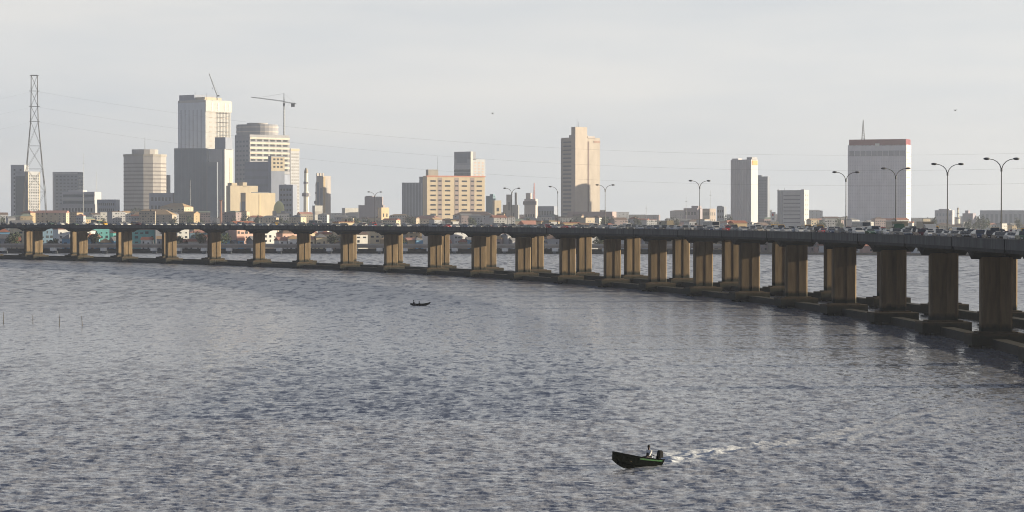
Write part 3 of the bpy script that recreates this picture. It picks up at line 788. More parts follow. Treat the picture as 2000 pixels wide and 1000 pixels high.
minaret(2250, 598, 325, 'tall cream minaret right of the balcony tower', 11)
minaret(2350, 619, 352, 'shorter minaret between the tall minaret and the mosque block', 8)
b = Bld('mosque_block', 'grey and cream mosque tower block with pointed turrets right of the minarets', 'mosque', 618, 631, 646, 345, 2300, 48, W((0.46, 0.42, 0.40)))
for uu in (0, .45, .9): b.block(uu * .9, uu * .9 + .12, 0, .2, b.h, b.z(338), 'turret')
b.panel('F', .1, .45, 0, b.h * .9, 'window_strip', slate, .2); b.panel('F', .6, .95, 0, b.h * .8, 'window_strip', slate, .2)
b.panel('R', .4, .6, b.h * .3, b.h * .95, 'window_strip', beige, .2); b.panel('R', .0, .25, b.h * .1, b.h, 'pilaster', ochre, .8); b.done()
b = Bld('mosque_block', 'low cream arcade block with lit floors at the foot of the mosque', 'mosque', 610, 615, 630, 403, 2100, 60, white)
for k in range(3): b.panel('R', .05, .95, b.h * (.1 + .3 * k), b.h * (.22 + .3 * k), 'window', beige, .2)
b.done()

# -- mid left
b = Bld('stepped_block', 'stepped mauve grey block behind the smallest street lamp', 'building', 700, 735, 752, 402, 2500, 25, W((0.31, 0.28, 0.31)))
b.block(.3, .95, .1, .9, b.h, b.z(384), 'upper_step'); b.block(.25, .5, .3, .8, b.z(384), b.z(382.5), 'roof_house'); b.done()
b = Bld('villa', 'bright white lit house with dark roof tank left of the stepped grey block', 'house', 668, 674, 700, 408, 2050, 60, white)
b.panel('R', .2, .8, b.h * .5, b.h * .7, 'window', win_d, .1); b.done()
b = Bld('villa', 'orange cream lit house right of the stepped grey block', 'house', 738, 745, 760, 407, 2050, 55, W((0.72, 0.56, 0.36))); b.grid('R', 2, 2, fu=.3, fz=.3); b.done()
b = Bld('ribbed_tower', 'grey blue ribbed tower left of the cream apartment slab', 'tower', 785, 828, 832, 358, 2500, 8, W((0.26, 0.28, 0.33)))
for k in range(7): b.panel('F', .03 + .14 * k, .07 + .14 * k, 0, b.h, 'rib', W((0.38, 0.41, 0.46)), .8)
b.block(.78, 1, .1, .9, b.h, b.z(345), 'stair_head'); b.done()
b = Bld('apartment_slab', 'cream apartment slab with rows of dark windows and pink roof edge', 'apartment block', 826, 834, 948, 345, 2300, -24, W((0.62, 0.52, 0.38)))
fl = [b.z(352 + 9.3 * k) for k in range(9)]
for z in fl:
    for u0 in (.06, .31, .60, .86): b.panel('F', u0, u0 + .09, z - 2.3, z, 'window', win_d, .2)
for u0 in (.21, .50, .77):
    b.panel('F', u0 - .025, u0 + .05, b.h * .1, b.h * .985, 'balcony_recess', W((0.38, 0.31, 0.29)), .15)
    for z in fl: b.panel('F', u0 - .012, u0 + .038, z - 2.0, z, 'window', win_d, .35)
b.panel('F', -.01, 1.01, b.h, b.h + 1.6, 'roof_edge', W((0.64, 0.28, 0.20)), .8)
b.block(.03, .2, .1, .7, b.h, b.z(331), 'roof_house', W((0.44, 0.40, 0.35))); b.mast(.22, .5, 305, .3); b.done()
b = Bld('glass_tower', 'dark glass tower with pale crown rising behind the cream slab', 'tower', 887, 919, 948, 312, 2600, 42, W((0.38, 0.40, 0.44)))
b.block(0, 1, 0, .35, b.h, b.z(296), 'upper_step', W((0.26, 0.27, 0.32))); b.panel('F', .15, .8, b.z(318), b.z(300), 'glass_panel', slate, .3)
b.panel('F', 0, 1, b.z(330), b.z(322), 'floor_band', pale, .5); b.panel('F', 0, 1, b.z(336), b.z(331), 'window', win_b, .3); b.panel('F', 0, 1, b.z(344), b.z(338), 'window', win_b, .3)
b.grid('R', 3, 9, .2, .95, b.h * .6, b.h * .98, fu=.45, fz=.4, m=W((0.45, 0.32, 0.26))); b.panel('R', .0, .15, b.h * .5, b.z(296), 'corner_pier', white, .5); b.done()
b = Bld('low_block', 'small teal blue block right of the cream slab', 'building', 949, 962, 968, 384, 2400, 25, W((0.17, 0.26, 0.32))); b.block(.5, 1, .2, .8, b.h, b.z(379), 'roof_house'); b.done()
b = Bld('cream_block', 'small bright cream block right of the teal blue block', 'building', 962, 966, 979, 393, 2200, 60, cream); b.grid('R', 1, 2, fu=.4, fz=.25); b.done()
# church
def church():
    D = 2350 * KD; s_ = D / F; o = empty('church', (X_at(1000, D), D, GZ), R(-5)); tag(o, 'grey church with two square turrets behind a small street lamp', 'church')
    m = W((0.26, 0.27, 0.29)); h = Z_at(400, D) - GZ
    MB().box(-18 * s_, 0, 0, 12 * s_, 22, h).build('nave', m, o)
    MB().box(-11 * s_, -2, 0, -1 * s_, 8, Z_at(380, D) - GZ).build('turret', m, o)
    MB().box(5 * s_, -2, 0, 10 * s_, 6, Z_at(376, D) - GZ, .8).build('turret', m, o)
    for u in (-8, -5): MB().box(u * s_, -2.2, h * .8, (u + 1.5) * s_, -1.9, h * 1.1).build('window', win_d, o)
    for u in (-16, -13, 2): MB().box(u * s_, -.2, h * .3, (u + 1.5) * s_, .1, h * .7).build('window', win_d, o)
church()
b = Bld('office_block', 'pale block with overhanging dark band and red white aerial near the church', 'office block', 1024, 1046, 1050, 390, 2400, 15, W((0.54, 0.49, 0.47)))
b.panel('F', -.1, 1.1, b.z(400), b.z(393), 'overhang', W((0.22, 0.20, 0.23)), 1.5); b.grid('F', 4, 3, z0=2, z1=b.h * .6); 
lattice(b.o, 'aerial', (b.sx[0] * .2, 5, b.h), (b.sx[0] * .2, 5, b.z(357)), 2.2, 7, .28, W((0.70, 0.32, 0.28)), .5)
b.block(.1, .5, .2, .8, b.h, b.z(377), 'roof_house'); b.done()
b = Bld('low_block', 'low pale grey row building between the aerial block and tall beige tower', 'building', 1050, 1082, 1090, 404, 2500, 12, greyblue); b.grid('F', 9, 2); b.done()

# -- tall beige tower
b = Bld('tall_tower', 'tall beige tower with blank core, banded shaded face and roof aerials', 'tower', 1096, 1124, 1172, 270, 2150, 48, W((0.46, 0.41, 0.365)))
for k in range(20):
    z = b.z(276 + 7.8 * k); b.panel('F', .14, .72, z - 1.9, z, 'window', W((0.19, 0.19, 0.23)), .25)
    b.panel('F', .04, .14, z - 1.6, z, 'fin', W((0.42, 0.38, 0.38)), .5)
b.panel('F', 0, .04, 0, b.h, 'corner_pier', W((0.38, 0.36, 0.36)), .6)
x0, x1 = b.sx
MB().box(-b.w * .22, -2.0, 0, 1.8, b.d * .44, b.z(248)).build('core', W((.50, .44, .39)), b.o)
b.panel('R', .50, .55, b.h * .02, b.h * .97, 'window_strip', W((0.20, 0.15, 0.15)), .3)
b.panel('R', .75, 1.0, b.z(278), b.z(274), 'roof_band', W((0.38, 0.26, 0.22)), .5)
b.block(.2, .7, .2, .7, b.h, b.z(263), 'roof_house', W((0.51, 0.46, 0.44))); b.block(.9, 1, .5, .8, b.h, b.z(265.5), 'roof_house', W((0.51, 0.46, 0.44)))
for vx, y in ((-2, 232), (1.2, 238)):
    MB().tube([(vx, b.d * .1, b.z(248)), (vx, b.d * .1, b.z(y))], .3, 4, .12).build('aerial', steel, b.o)
b.done()
b = Bld('podium', 'mauve low podium building at the foot of the tall beige tower', 'building', 1108, 1196, 1204, 415, 2000, 6, W((0.38, 0.29, 0.29))); b.grid('F', 12, 2, fz=.3); b.done()

# -- pale ribbed tower etc
b = Bld('office_tower', 'pale ribbed tower with cream lit side and orange sign', 'tower', 1427, 1467, 1480, 313, 2150, 30, W((0.58, 0.56, 0.58)))
for k in range(9): b.panel('F', .03 + .108 * k, .06 + .108 * k, 0, b.h, 'rib', W((0.56, 0.55, 0.56)), .7)
b.panel('R', .12, .9, b.z(322), b.z(313.5), 'roof_sign', W((0.72, 0.38, 0.17)), .6)
b.block(0, .3, .2, .8, b.h, b.z(309), 'roof_house'); b.block(.75, 1, .1, .9, b.h, b.z(307), 'roof_house', grey)
MB().box(b.sx[0] - 2.2, 4, 0, b.sx[0] - .01, b.d, b.z(345)).build('side_wing', W((0.38, 0.38, 0.42)), b.o)
b.wall; b.done()
b = Bld('office_tower', 'dark slate tower with thin lit edge behind the pale ribbed tower', 'tower', 1474, 1499, 1503, 346, 2400, 20, slate); b.grid('F', 4, 18, fu=.6, fz=.4, m=dkgrey); b.block(.0, .5, .2, .8, b.h, b.z(342), 'roof_house'); b.done()
b = Bld('office_block', 'low ribbed block with dark horizontal window rows and lit side', 'office block', 1519, 1571, 1580, 373, 2000, 22, W((0.51, 0.51, 0.52)))
for k in range(8): b.panel('F', .22, .84, b.z(381 + 7.5 * k) - 1.3, b.z(381 + 7.5 * k), 'window', W((0.20, 0.20, 0.24)), .2)
b.panel('F', 0, .05, 0, b.h + 2, 'corner_pier', grey, 1.2); b.panel('F', .14, .18, 0, b.h, 'corner_pier', grey, 1.2); b.panel('F', .88, 1, 0, b.h + 2, 'corner_pier', W((0.58, 0.56, 0.55)), 1.0)
b.grid('R', 2, 8, fz=.3, fu=.4, m=beige); b.mast(.2, .3, 366, .25); b.done()
b = Bld('red_topped_tower', 'broad pale tower with red roof band and bright lit right side', 'tower', 1656, 1770, 1779, 284, 2100, 12, W((0.7, 0.7, 0.74)))
b.block(.02, .99, .0, 1.0, b.h, b.z(271.5), 'red_roof_band', W((.24, .07, .09)))
for k in range(24): b.panel('F', .015 + .041 * k, .032 + .041 * k, 1, b.z(306), 'rib', W((.74, .74, .78)), .3)
for k in range(18): b.panel('F', .01, .99, b.z(315 + 6.9 * k) - .7, b.z(315 + 6.9 * k), 'window_band', W((.60, .60, .65)), .2)
for k in range(10): b.panel('F', .03 + .096 * k, .11 + .096 * k, b.z(304), b.z(294), 'window', W((0.35, 0.36, 0.41)), .5)
b.panel('F', .47, .54, b.z(285.5), b.z(279.5), 'roof_emblem', W((.75, .75, .75)), .9)
for k in range(20): b.panel('R', .1, .9, b.z(290 + 7 * k) - .9, b.z(290 + 7 * k), 'window', W((0.51, 0.42, 0.32)), .2)
lattice(b.o, 'roof_aerial', (b.sx[0] * .76, 8, b.z(271.5)), (b.sx[0] * .76, 8, b.z(232)), 3.6, 8, .28, steel, .3)
b.done()
# right end
b = Bld('hall', 'long pale glazed hall at the far right of the shore', 'building', 1916, 2045, 2050, 412, 2400, 4, W((0.44, 0.46, 0.51)))
for k in range(14): b.panel('F', .02 + .07 * k, .06 + .07 * k, b.h * .25, b.h * .85, 'window', W((0.28, 0.31, 0.36)), .2)
b.done()
b = Bld('low_block', 'pale block between the red-topped tower and a slim spire', 'building', 1826, 1860, 1864, 412, 2500, 10, W((0.44, 0.44, 0.49))); b.grid('F', 5, 3, m=greyblue); b.block(.2, .8, .2, .8, b.h, b.z(408), 'roof_house'); b.done()
b = Bld('low_block', 'small mauve block right of the slim spire', 'building', 1880, 1900, 1906, 418, 2400, 15, W((0.31, 0.29, 0.35))); b.block(.2, .5, .2, .8, b.h, b.z(411), 'roof_house'); b.grid('F', 3, 2, m=slate); b.done()
minaret(2200, 1871, 404, 'slim dark spire with lit side between the two rightmost lamps', 6)
minaret(2150, 1732, 402, 'thin reddish lit spire in front of the red-topped tower', 5)
b = Bld('kiosk', 'bright cream cube of a house right of the red-topped tower', 'house', 1800, 1803, 1817, 429, 1950, 60, cream); b.grid('R', 2, 2, fu=.3, fz=.3); b.done()
b = Bld('kiosk', 'small white cube of a house right of the slim spire', 'house', 1880, 1882, 1890, 433, 1950, 60, white); b.grid('R', 1, 2, fu=.3, fz=.3); b.done()
b = Bld('low_block', 'dark blue grey pair of low towers left of the pale ribbed tower', 'building', 1400, 1414, 1419, 405, 2250, 20, slate); b.block(0, .7, .2, .8, b.h, b.z(402), 'roof_house'); b.grid('F', 3, 4); b.done()
b = Bld('low_block', 'mauve low tower just left of the lone fifth lamp', 'building', 1335, 1362, 1372, 408, 2250, 18, W((0.31, 0.28, 0.32))); b.block(.5, 1, .2, .8, b.h, b.z(402), 'roof_house'); b.grid('F', 4, 3); b.done()
b = Bld('low_block', 'brown grey low block just right of the lone fifth lamp', 'building', 1372, 1386, 1398, 409, 2200, 35, W((0.38, 0.32, 0.29))); b.grid('F', 3, 3); b.grid('R', 3, 3, fu=.4); b.done()
# thick brick chimney, large arched hall and red roof hall in the near town
D = 2000 * KD; o = empty('chimney', (X_at(431, D), D, GZ)); tag(o, 'pink sunlit square chimney in front of the dark glass block', 'chimney')
MB().box(-3 / 2.5, -1.5, 0, 3 / 2.5 + .5, 1.5, Z_at(392, D) - GZ, .85).build('shaft', W((0.67, 0.38, 0.28)), o)
MB().box(-1.9, -2, Z_at(392, D) - GZ - .01, 2.2, 2, Z_at(390.5, D) - GZ).build('cap', brick, o)
# billboard
D = 1900 * KD; o = empty('billboard', (X_at(1510, D), D, GZ), R(-12)); tag(o, 'white billboard with red patch on a post right of the pale ribbed tower', 'billboard')
MB().tube([(0, .6, 0), (0, .6, Z_at(430, D))], .4, 8).build('post', steel, o)
MB().box(-3, 0, Z_at(433, D) - GZ, 3, .4, Z_at(414, D) - GZ).build('panel', mat('board_white', (.78, .76, .74), .7), o)
MB().box(-1.6, -.08, Z_at(422, D) - GZ, .6, 0.02, Z_at(417, D) - GZ).build('red_patch', mat('board_red', (.5, .06, .05), .7), o)
MB().box(-1.2, -.08, Z_at(429, D) - GZ, 1.4, 0.02, Z_at(426, D) - GZ).build('grey_patch', mat('board_grey', (.3, .3, .32), .7), o)

# -- houses of the near town
roofm = {'rust red': W((.30, .12, .08), 'roof_rust'), 'tan': W((.42, .29, .17), 'roof_tan'), 'grey': W((.20, .20, .21), 'roof_grey'), 'brown': W((.16, .11, .09), 'roof_brown'), 'pale green': W((.20, .24, .20), 'roof_green'), 'pink': W((.42, .22, .18), 'roof_pink')}
wallm = {'cream': cream, 'grey': grey, 'white': white, 'mauve': W((.27, .22, .23)), 'buff': dirty, 'blue': W((.12, .19, .27)), 'ochre': ochre, 'bright cream': W((.70, .60, .42)), 'sky blue': W((.16, .34, .52)), 'bright white': W((.78, .78, .76)), 'pink': W((.60, .40, .34)), 'turquoise': W((.15, .42, .42))}  # bright variants carry sunlight in their colour for the waterfront fronts
houses = []
def house(x, wpx, ytop, D, wall, roof, a=None, kind='hip', rise=None, cat='house', front_windows=True, group='houses of the town behind the bridge', label=None, dpt=None):
    D = D * KD if D > 1750 else D
    s_ = D / F; w = wpx * s_; d = dpt or rnd.uniform(8, 15); X = X_at(x, D)
    D = max(D, shore(X) + 6 + d / 2)
    a = rnd.uniform(-30, 50) if a is None else a
    o = empty('house', (X, D, GZ), R(a)); tag(o, label, cat, group)
    rise = rise if rise is not None else rnd.uniform(1.6, 3.0)
    h = Z_at(ytop, D) - GZ - (rise if kind != 'flat' else .8)
    h = max(h, 2.6)
    MB().box(-w / 2, -d / 2, 0, w / 2, d / 2, h).build('wall', wallm[wall], o)
    e = .5; mr = roofm[roof]
    if kind == 'hip':
        k = min(w, d) / 2 * .9
        vs = [(-w / 2 - e, -d / 2 - e, h), (w / 2 + e, -d / 2 - e, h), (w / 2 + e, d / 2 + e, h), (-w / 2 - e, d / 2 + e, h), (-w / 2 + k, 0, h + rise), (w / 2 - k, 0, h + rise)]
        MB().add(vs, [(3, 2, 1, 0), (0, 1, 5, 4), (1, 2, 5), (2, 3, 4, 5), (3, 0, 4)]).build('roof', mr, o)
    elif kind == 'gable':
        vs = [(-w / 2 - e, -d / 2 - e, h), (w / 2 + e, -d / 2 - e, h), (w / 2 + e, d / 2 + e, h), (-w / 2 - e, d / 2 + e, h), (-w / 2 - e, 0, h + rise), (w / 2 + e, 0, h + rise)]
        MB().add(vs, [(3, 2, 1, 0), (0, 1, 5, 4), (1, 2, 5), (2, 3, 4, 5), (3, 0, 4)]).build('roof', mr, o)
    else:
        MB().box(-w / 2 - .3, -d / 2 - .3, h, w / 2 + .3, d / 2 + .3, h + .5).build('roof', mr, o)
        if rnd.random() < .6: MB().tube([(w * .2, 0, h + .5), (w * .2, 0, h + 2.1)], .9, 8).build('water_tank', mat('tank_black', (.03, .03, .03), .6), o)
    nf = max(1, int(h / 3.1)); nu = max(1, min(7, int(w / 3)))
    for k in range(nf):
        for i in range(nu):
            u = -w / 2 + w * (i + .5) / nu; z = 3.1 * k + 1.1
            if z + 1.3 > h or rnd.random() < .15: continue
            ww = rnd.choice([.45, .6, .8, 1.1]); wh = rnd.choice([1.0, 1.3, 1.7])
            MB().box(u - ww, -d / 2 - .08, z, u + ww, -d / 2 + .05, min(z + wh, h - .1)).build('window', win_d, o)
            if i == 0: MB().box(w / 2 - .05, -.6, z, w / 2 + .08, .6, z + 1.25).build('window', win_d, o)
    if not label: houses.append((o, px_of(o.location), '%s house with %s %sroof' % (wall, roof, 'flat ' if kind == 'flat' else '')))
    return o
# particular ones
house(103, 60, 411, 2000, 'cream', 'pink', -6, 'gable', 3.2, 'hall', label='long pale hall with a pink red roof at the foot of the pylon', dpt=14)
house(55, 22, 411, 1980, 'ochre', 'rust red', -20, 'hip', 3, 'house', label='ochre house with rust red roof left of the pink roofed hall', dpt=12)
house(302, 78, 409, 1980, 'buff', 'tan', -4, 'hip', 6.5, 'hall', label='large hall with a broad tan hipped roof under the faceted tower', dpt=26)
house(345, 56, 397, 2060, 'cream', 'tan', -25, 'hip', 5, 'hall', label='cream hall with stepped gable above the tan roofed hall', dpt=22)
house(370, 36, 413, 1960, 'ochre', 'tan', -30, 'gable', 3, 'hall', label='small ochre gabled hall right of the tan roofed hall', dpt=12)
house(835, 50, 421, 1960, 'cream', 'pink', -25, 'hip', 4, 'house', label='cream house with pink hipped roof under the apartment slab', dpt=16)
house(925, 78, 413, 2020, 'grey', 'brown', -4, 'hip', 5, 'hall', label='wide grey hall with brown roof in front of the cream apartment slab', dpt=22)
house(978, 16, 417, 1960, 'cream', 'tan', -30, 'gable', 6, 'house', label='steep bright cream gable between the slab and the church', dpt=8)
tall_x = 0
x = -50.0
while x < 2060:
    D = rnd.uniform(1820, 2250)
    wpx = rnd.uniform(14, 34)
    yt = rnd.uniform(417, 430) if x > 640 else rnd.uniform(411, 427)
    if x > 1180: yt = rnd.uniform(423, 435)
    if x > 1780: yt = rnd.uniform(433, 440)
    house(x, wpx, yt, D, rnd.choice(['cream', 'grey', 'white', 'mauve', 'buff', 'grey', 'ochre']), rnd.choice(['rust red', 'tan', 'grey', 'brown', 'grey', 'pink', 'brown', 'pale green']), kind=rnd.choice(['hip', 'gable', 'flat', 'hip']))
    x += rnd.uniform(9, 19)
# second skyline haze-grey row, farther off
x = -40.0
while x < 2060:
    D = rnd.uniform(3100, 3700); wpx = rnd.uniform(22, 60)
    yt = rnd.uniform(414, 424) if x < 1150 else rnd.uniform(409, 421)
    if 1580 < x: yt = rnd.uniform(421, 427)
    o = house(x, wpx, yt, D, rnd.choice(['grey', 'mauve', 'buff', 'grey']), rnd.choice(['grey', 'brown']), a=rnd.uniform(-20, 20), kind=rnd.choice(['flat', 'flat', 'hip']), dpt=25)
    x += rnd.uniform(30, 60)
# waterfront rows under the bridge
x = -45.0
while x < 1500:
    wpx = rnd.uniform(22, 46)
    wall = rnd.choice(['sky blue', 'grey', 'bright cream', 'pink', 'bright white', 'bright white', 'turquoise', 'blue'] if x < 500 else ['bright cream', 'ochre', 'pink', 'bright cream', 'bright white', 'sky blue', 'grey'])
    house(x + wpx / 2, wpx, rnd.uniform(430, 455), rnd.uniform(1590, 1680), wall, rnd.choice(['rust red', 'grey', 'brown', 'pink']), a=rnd.uniform(12, 48), kind=rnd.choice(['hip', 'gable', 'flat', 'flat']))
    x += wpx + rnd.uniform(0, 6)
x = -45.0
while x < 1500:
    wpx = rnd.uniform(10, 26)
    if rnd.random() < .75: house(x + wpx / 2, wpx, rnd.uniform(455, 469), 1535, rnd.choice(['bright cream', 'grey', 'buff', 'bright white', 'mauve', 'sky blue', 'ochre']), rnd.choice(['rust red', 'grey', 'brown', 'tan', 'grey', 'pink']), a=rnd.uniform(-30, 50), kind=rnd.choice(['hip', 'gable', 'gable']), dpt=8)
    x += wpx + rnd.uniform(-4, 8)
x = 1475.0
while x < 2060:
    wpx = rnd.uniform(14, 34)
    house(x + wpx / 2, wpx, rnd.uniform(470, 486), 1392, rnd.choice(['bright cream', 'ochre', 'bright white', 'cream', 'pink']), rnd.choice(['tan', 'pink', 'grey', 'tan', 'rust red']), a=rnd.uniform(10, 45), kind=rnd.choice(['gable', 'hip', 'gable']))
    x += wpx * .75 + rnd.uniform(0, 8)
x = 1480.0
while x < 2060:
    wpx = rnd.uniform(20, 44)
    house(x + wpx / 2, wpx, rnd.uniform(455, 474), 1450, rnd.choice(['cream', 'grey', 'buff', 'white', 'mauve']), rnd.choice(['grey', 'brown', 'tan', 'rust red']), a=rnd.uniform(10, 45), kind=rnd.choice(['gable', 'hip', 'flat']))
    x += wpx * .8 + rnd.uniform(0, 8)
name_series(houses, lambda d, n, mk: ('%s, %s right of %s' % (d, n, mk)) if n == 'just' else ('%s, %s such right of %s' % (d, n, mk)))
for k in range(-16, 9): print(k, round(px_of(frame(k*SPAN)[0])), round(YH + H*F/frame(k*SPAN)[0].y), end=' | ')
print('houses', len(houses))

# -- low shore viaduct
via = empty('viaduct', (0, 0, 0)); tag(via, 'low shoreline viaduct with white pier heads seen under the long bridge', 'viaduct')
def vpt(x): 
    D = 1494 - 28 * (x / 1480.0); return Vector((X_at(x, D), D, 0))
xs = list(range(-240, 1461, 40))
def vsweep(name, sec, m):
    mb = MB(); n = len(sec)
    for i, xx in enumerate(xs):
        p = vpt(xx); mb.v += [(p.x, p.y + t, z) for t, z in sec]
        if i:
            for j in range(n): a, b_ = (i - 1) * n + j, (i - 1) * n + (j + 1) % n; mb.f.append((a, b_, b_ + n, a + n))
    mb.f += [tuple(range(n)), tuple(reversed(range((len(xs) - 1) * n, len(xs) * n)))]
    return mb.build(name, m, via)
vsweep('deck', [(-6, 3.7), (6, 3.7), (6, 5.2), (-6, 5.2)], W((.30, .25, .21)))
vsweep('parapet', [(-6.1, 5.203), (-5.7, 5.203), (-5.7, 6.3), (-6.1, 6.3)], W((.42, .38, .34)))
xx = -235.0
while xx < 1460:
    p = vpt(xx)
    pe = MB().box(p.x - .9, p.y - 4.5, -2, p.x + .9, p.y + 4.5, 2.3).build('pier', dkgrey, via)
    MB().prism([(p.x - 1.3, p.y - 8.5), (p.x + 1.3, p.y - 8.5), (p.x + 2.4, p.y - 5.8), (p.x + 2.4, p.y - 4.5), (p.x - 1.6, p.y - 4.5), (p.x - 1.6, p.y - 5.8)], 1.6, 3.69).build('pier_head', mat('white_cap', (.8, .78, .74), .8), pe)
    xx += 48.8

qm = MB(); q0 = [(x, shore(x)) for x in (-600, -480, -340, -170, 0, 130)]
qm.v = [(x, y - 1.2 + dy, z) for x, y in q0 for dy, z in ((0, -2), (0, 2.9), (1.1, 2.9), (1.1, -2))]
qm.f = [(i * 4 + j, i * 4 + (j + 1) % 4, i * 4 + 4 + (j + 1) % 4, i * 4 + 4 + j) for i in range(5) for j in range(4)] + [(0, 1, 2, 3), (23, 22, 21, 20)]
tag(qm.build('viaduct_shade_wall', mat('viaduct_shade', (.03, .03, .035), .9, .4, .4)), 'dark wall added along the shore for the shade under the low viaduct', 'wall')  # added wall, its near-black colour stands for shade beneath the viaduct

# -- trees
leafm = [mat('leaves_%d' % i, c, .9, .35, .4) for i, c in enumerate([(.035, .055, .025), (.05, .07, .03), (.04, .05, .035)])]
bark = mat('bark', (.10, .08, .06), .9)
def tree_mesh(seed, h, r):
    q = random.Random(seed); o = empty('tree')
    t = MB(); t.tube([(0, 0, 0), (q.uniform(-.3, .3), 0, h * .35), (q.uniform(-.6, .6), 0, h * .7)], .35, 6, .15)
    for k in range(4):
        a = q.random() * 6.28; t.tube([(0, 0, h * .35), (math.cos(a) * r * .5, math.sin(a) * r * .5, h * .65)], .15, 5, .06)
    t.build('trunk', bark, o)
    c = MB(); blobs = [(q.uniform(-.6, .6) * r, q.uniform(-.6, .6) * r, h * q.uniform(.5, .88), r * q.uniform(.35, .6)) for k in range(8)]
    for bx, by, bz, br in blobs:
        for k in range(90):
            v = Vector((q.gauss(0, 1), q.gauss(0, 1), q.gauss(0, .8))).normalized() * br * q.uniform(.55, 1.05)
            p = Vector((bx, by, bz)) + v; e = q.uniform(.25, .5)
            a = Vector((q.uniform(-1, 1), q.uniform(-1, 1), q.uniform(-1, 1))).normalized(); u = a.cross(v.normalized() + Vector((.01, 0, 0)));
            if u.length < .05: continue
            u.normalize()
            c.add([p - a * e, p + u * e, p + a * e, p - u * e], [(0, 1, 2, 3)])
    c.build('crown', leafm[seed % 3], o)
    return o
T = [tree_mesh(1, 13, 5.5), tree_mesh(2, 11, 5), tree_mesh(5, 9, 4)]
trees = []
for i, (x, y, D) in enumerate((a_, b_, c_ * KD) for a_, b_, c_ in [(262, 404, 2080), (275, 408, 2080), (238, 418, 1900), (700, 424, 1850), (716, 427, 1860), (680, 425, 1900), (1035, 424, 1850), (1120, 428, 1840), (545, 424, 1850), (1320, 431, 1850), (1600, 434, 1900), (1640, 433, 1930), (2, 420, 1900), (1780, 434, 1950), (1216, 428, 1900), (880, 427, 1850), (455, 424, 1850), (1905, 434, 1900)] + [(rnd.uniform(0, 1480), rnd.uniform(452, 466), 1525 / KD) for _ in range(14)] + [(rnd.uniform(0, 2000), rnd.uniform(421, 431), rnd.uniform(1800, 1960)) for _ in range(26)]):
    hh = Z_at(y, D) - GZ; src = T[i % 3]; o = copy_tree(src); base = (13, 11, 9)[i % 3]
    o.location = (X_at(x, D), D, GZ); k = hh / base; o.scale = (min(k, 1.1), min(k, 1.1), k); o.rotation_euler = (0, 0, rnd.random() * 6)
    tag(o, None, 'tree', 'trees among the houses'); trees.append((o, x, 'dark green tree among the rooftops'))
for q in T: wipe_tree(q)
name_series(trees, lambda d, n, mk: ('%s, %s right of %s' % (d, n, mk)) if n == 'just' else ('%s, %s tree right of %s' % (d, n, mk)))

# -- pylon with its wires
D = 2000 * KD; o = empty('pylon', (X_at(68, D), D, GZ), R(8)); tag(o, 'tall lattice power pylon with splayed legs at the left of the town', 'pylon')
s_ = D / F; zt = lambda y: Z_at(y, D) - GZ
prof = [(412, 23), (375, 20), (330, 15.5), (285, 11.5), (237, 7.2), (208, 6.6), (178, 6.2), (147, 6.0)]
def corner(k, i):
    y, hw = prof[k]; a, b_ = [(-1, -1), (1, -1), (1, 1), (-1, 1)][i % 4]; return (a * hw * s_, b_ * hw * s_, max(0, zt(y)) if k else 0)
for i in range(4): MB().tube([corner(k, i) for k in range(len(prof))], .42, 5, .3).build('leg', dark_steel, o)
for k in range(len(prof) - 1):
    for i in range(4):
        mb = MB(); mb.tube([corner(k, i), corner(k + 1, i + 1)], .14, 4).tube([corner(k, i + 1), corner(k + 1, i)], .14, 4).tube([corner(k + 1, i), corner(k + 1, i + 1)], .14, 4)
        mb.build('brace', dark_steel, o)
for y in (237, 208, 178, 148):
    MB().box(-(8.5 if y == 148 else 10) * s_, -.35, zt(y) - .35, (8.5 if y == 148 else 10) * s_, .35, zt(y) + .3).build('cross_arm', dark_steel, o)
wire_m = mat('wire', (.10, .10, .11), .6)
def wire(p0, p1, sag, label):
    n = 24; p0, p1 = Vector(p0), Vector(p1); pts = []
    for k in range(n + 1):
        f = k / n; p = p0.lerp(p1, f); p.z -= sag * 4 * f * (1 - f); pts.append(p)
    w_ = MB().tube(pts, .05, 4).build('power_line', wire_m); tag(w_, label, 'power line', 'power lines over the lagoon')
px0, pz = X_at(68, D), lambda y: Z_at(y, D)
for j, (y, nm) in enumerate(((179, 'top'), (209, 'middle'), (238, 'bottom'))):
    wire((px0 + 3.5, D, pz(y)), (X_at(2300, 2250), 2250, Z_at(y + 110, 2250)), 34, '%s power line running right from the pylon over the city' % nm)
    wire((px0 - 3.5, D, pz(y)), (X_at(-700, 1900), 1900, Z_at(y + 10, 1900)), 20, '%s power line running left from the pylon out of the picture' % nm)
# slim poles among the roofs
for i, (x, y0, lab) in enumerate([(163, 300, 'thin radio mast between the pylon and the terraced building'), (372, 352, 'short cross-armed mast in front of the dark glass block'), (1262, 400, 'small chimney-like mast right of the pink tower'), (1387, 372, 'thin mast right of the lone fifth lamp'), (1340, 385, 'thin mast left of the lone fifth lamp')]):
    D = 2050 * KD; o = empty('radio_mast', (X_at(x, D), D, GZ)); tag(o, lab, 'mast')
    MB().tube([(0, 0, 0), (0, 0, Z_at(y0, D) - GZ)], .32, 5, .15).build('pole', steel, o)
    MB().box(-1.6, -.12, (Z_at(y0, D) - GZ) * .88, 1.6, .12, (Z_at(y0, D) - GZ) * .88 + .25).build('cross_arm', steel, o)

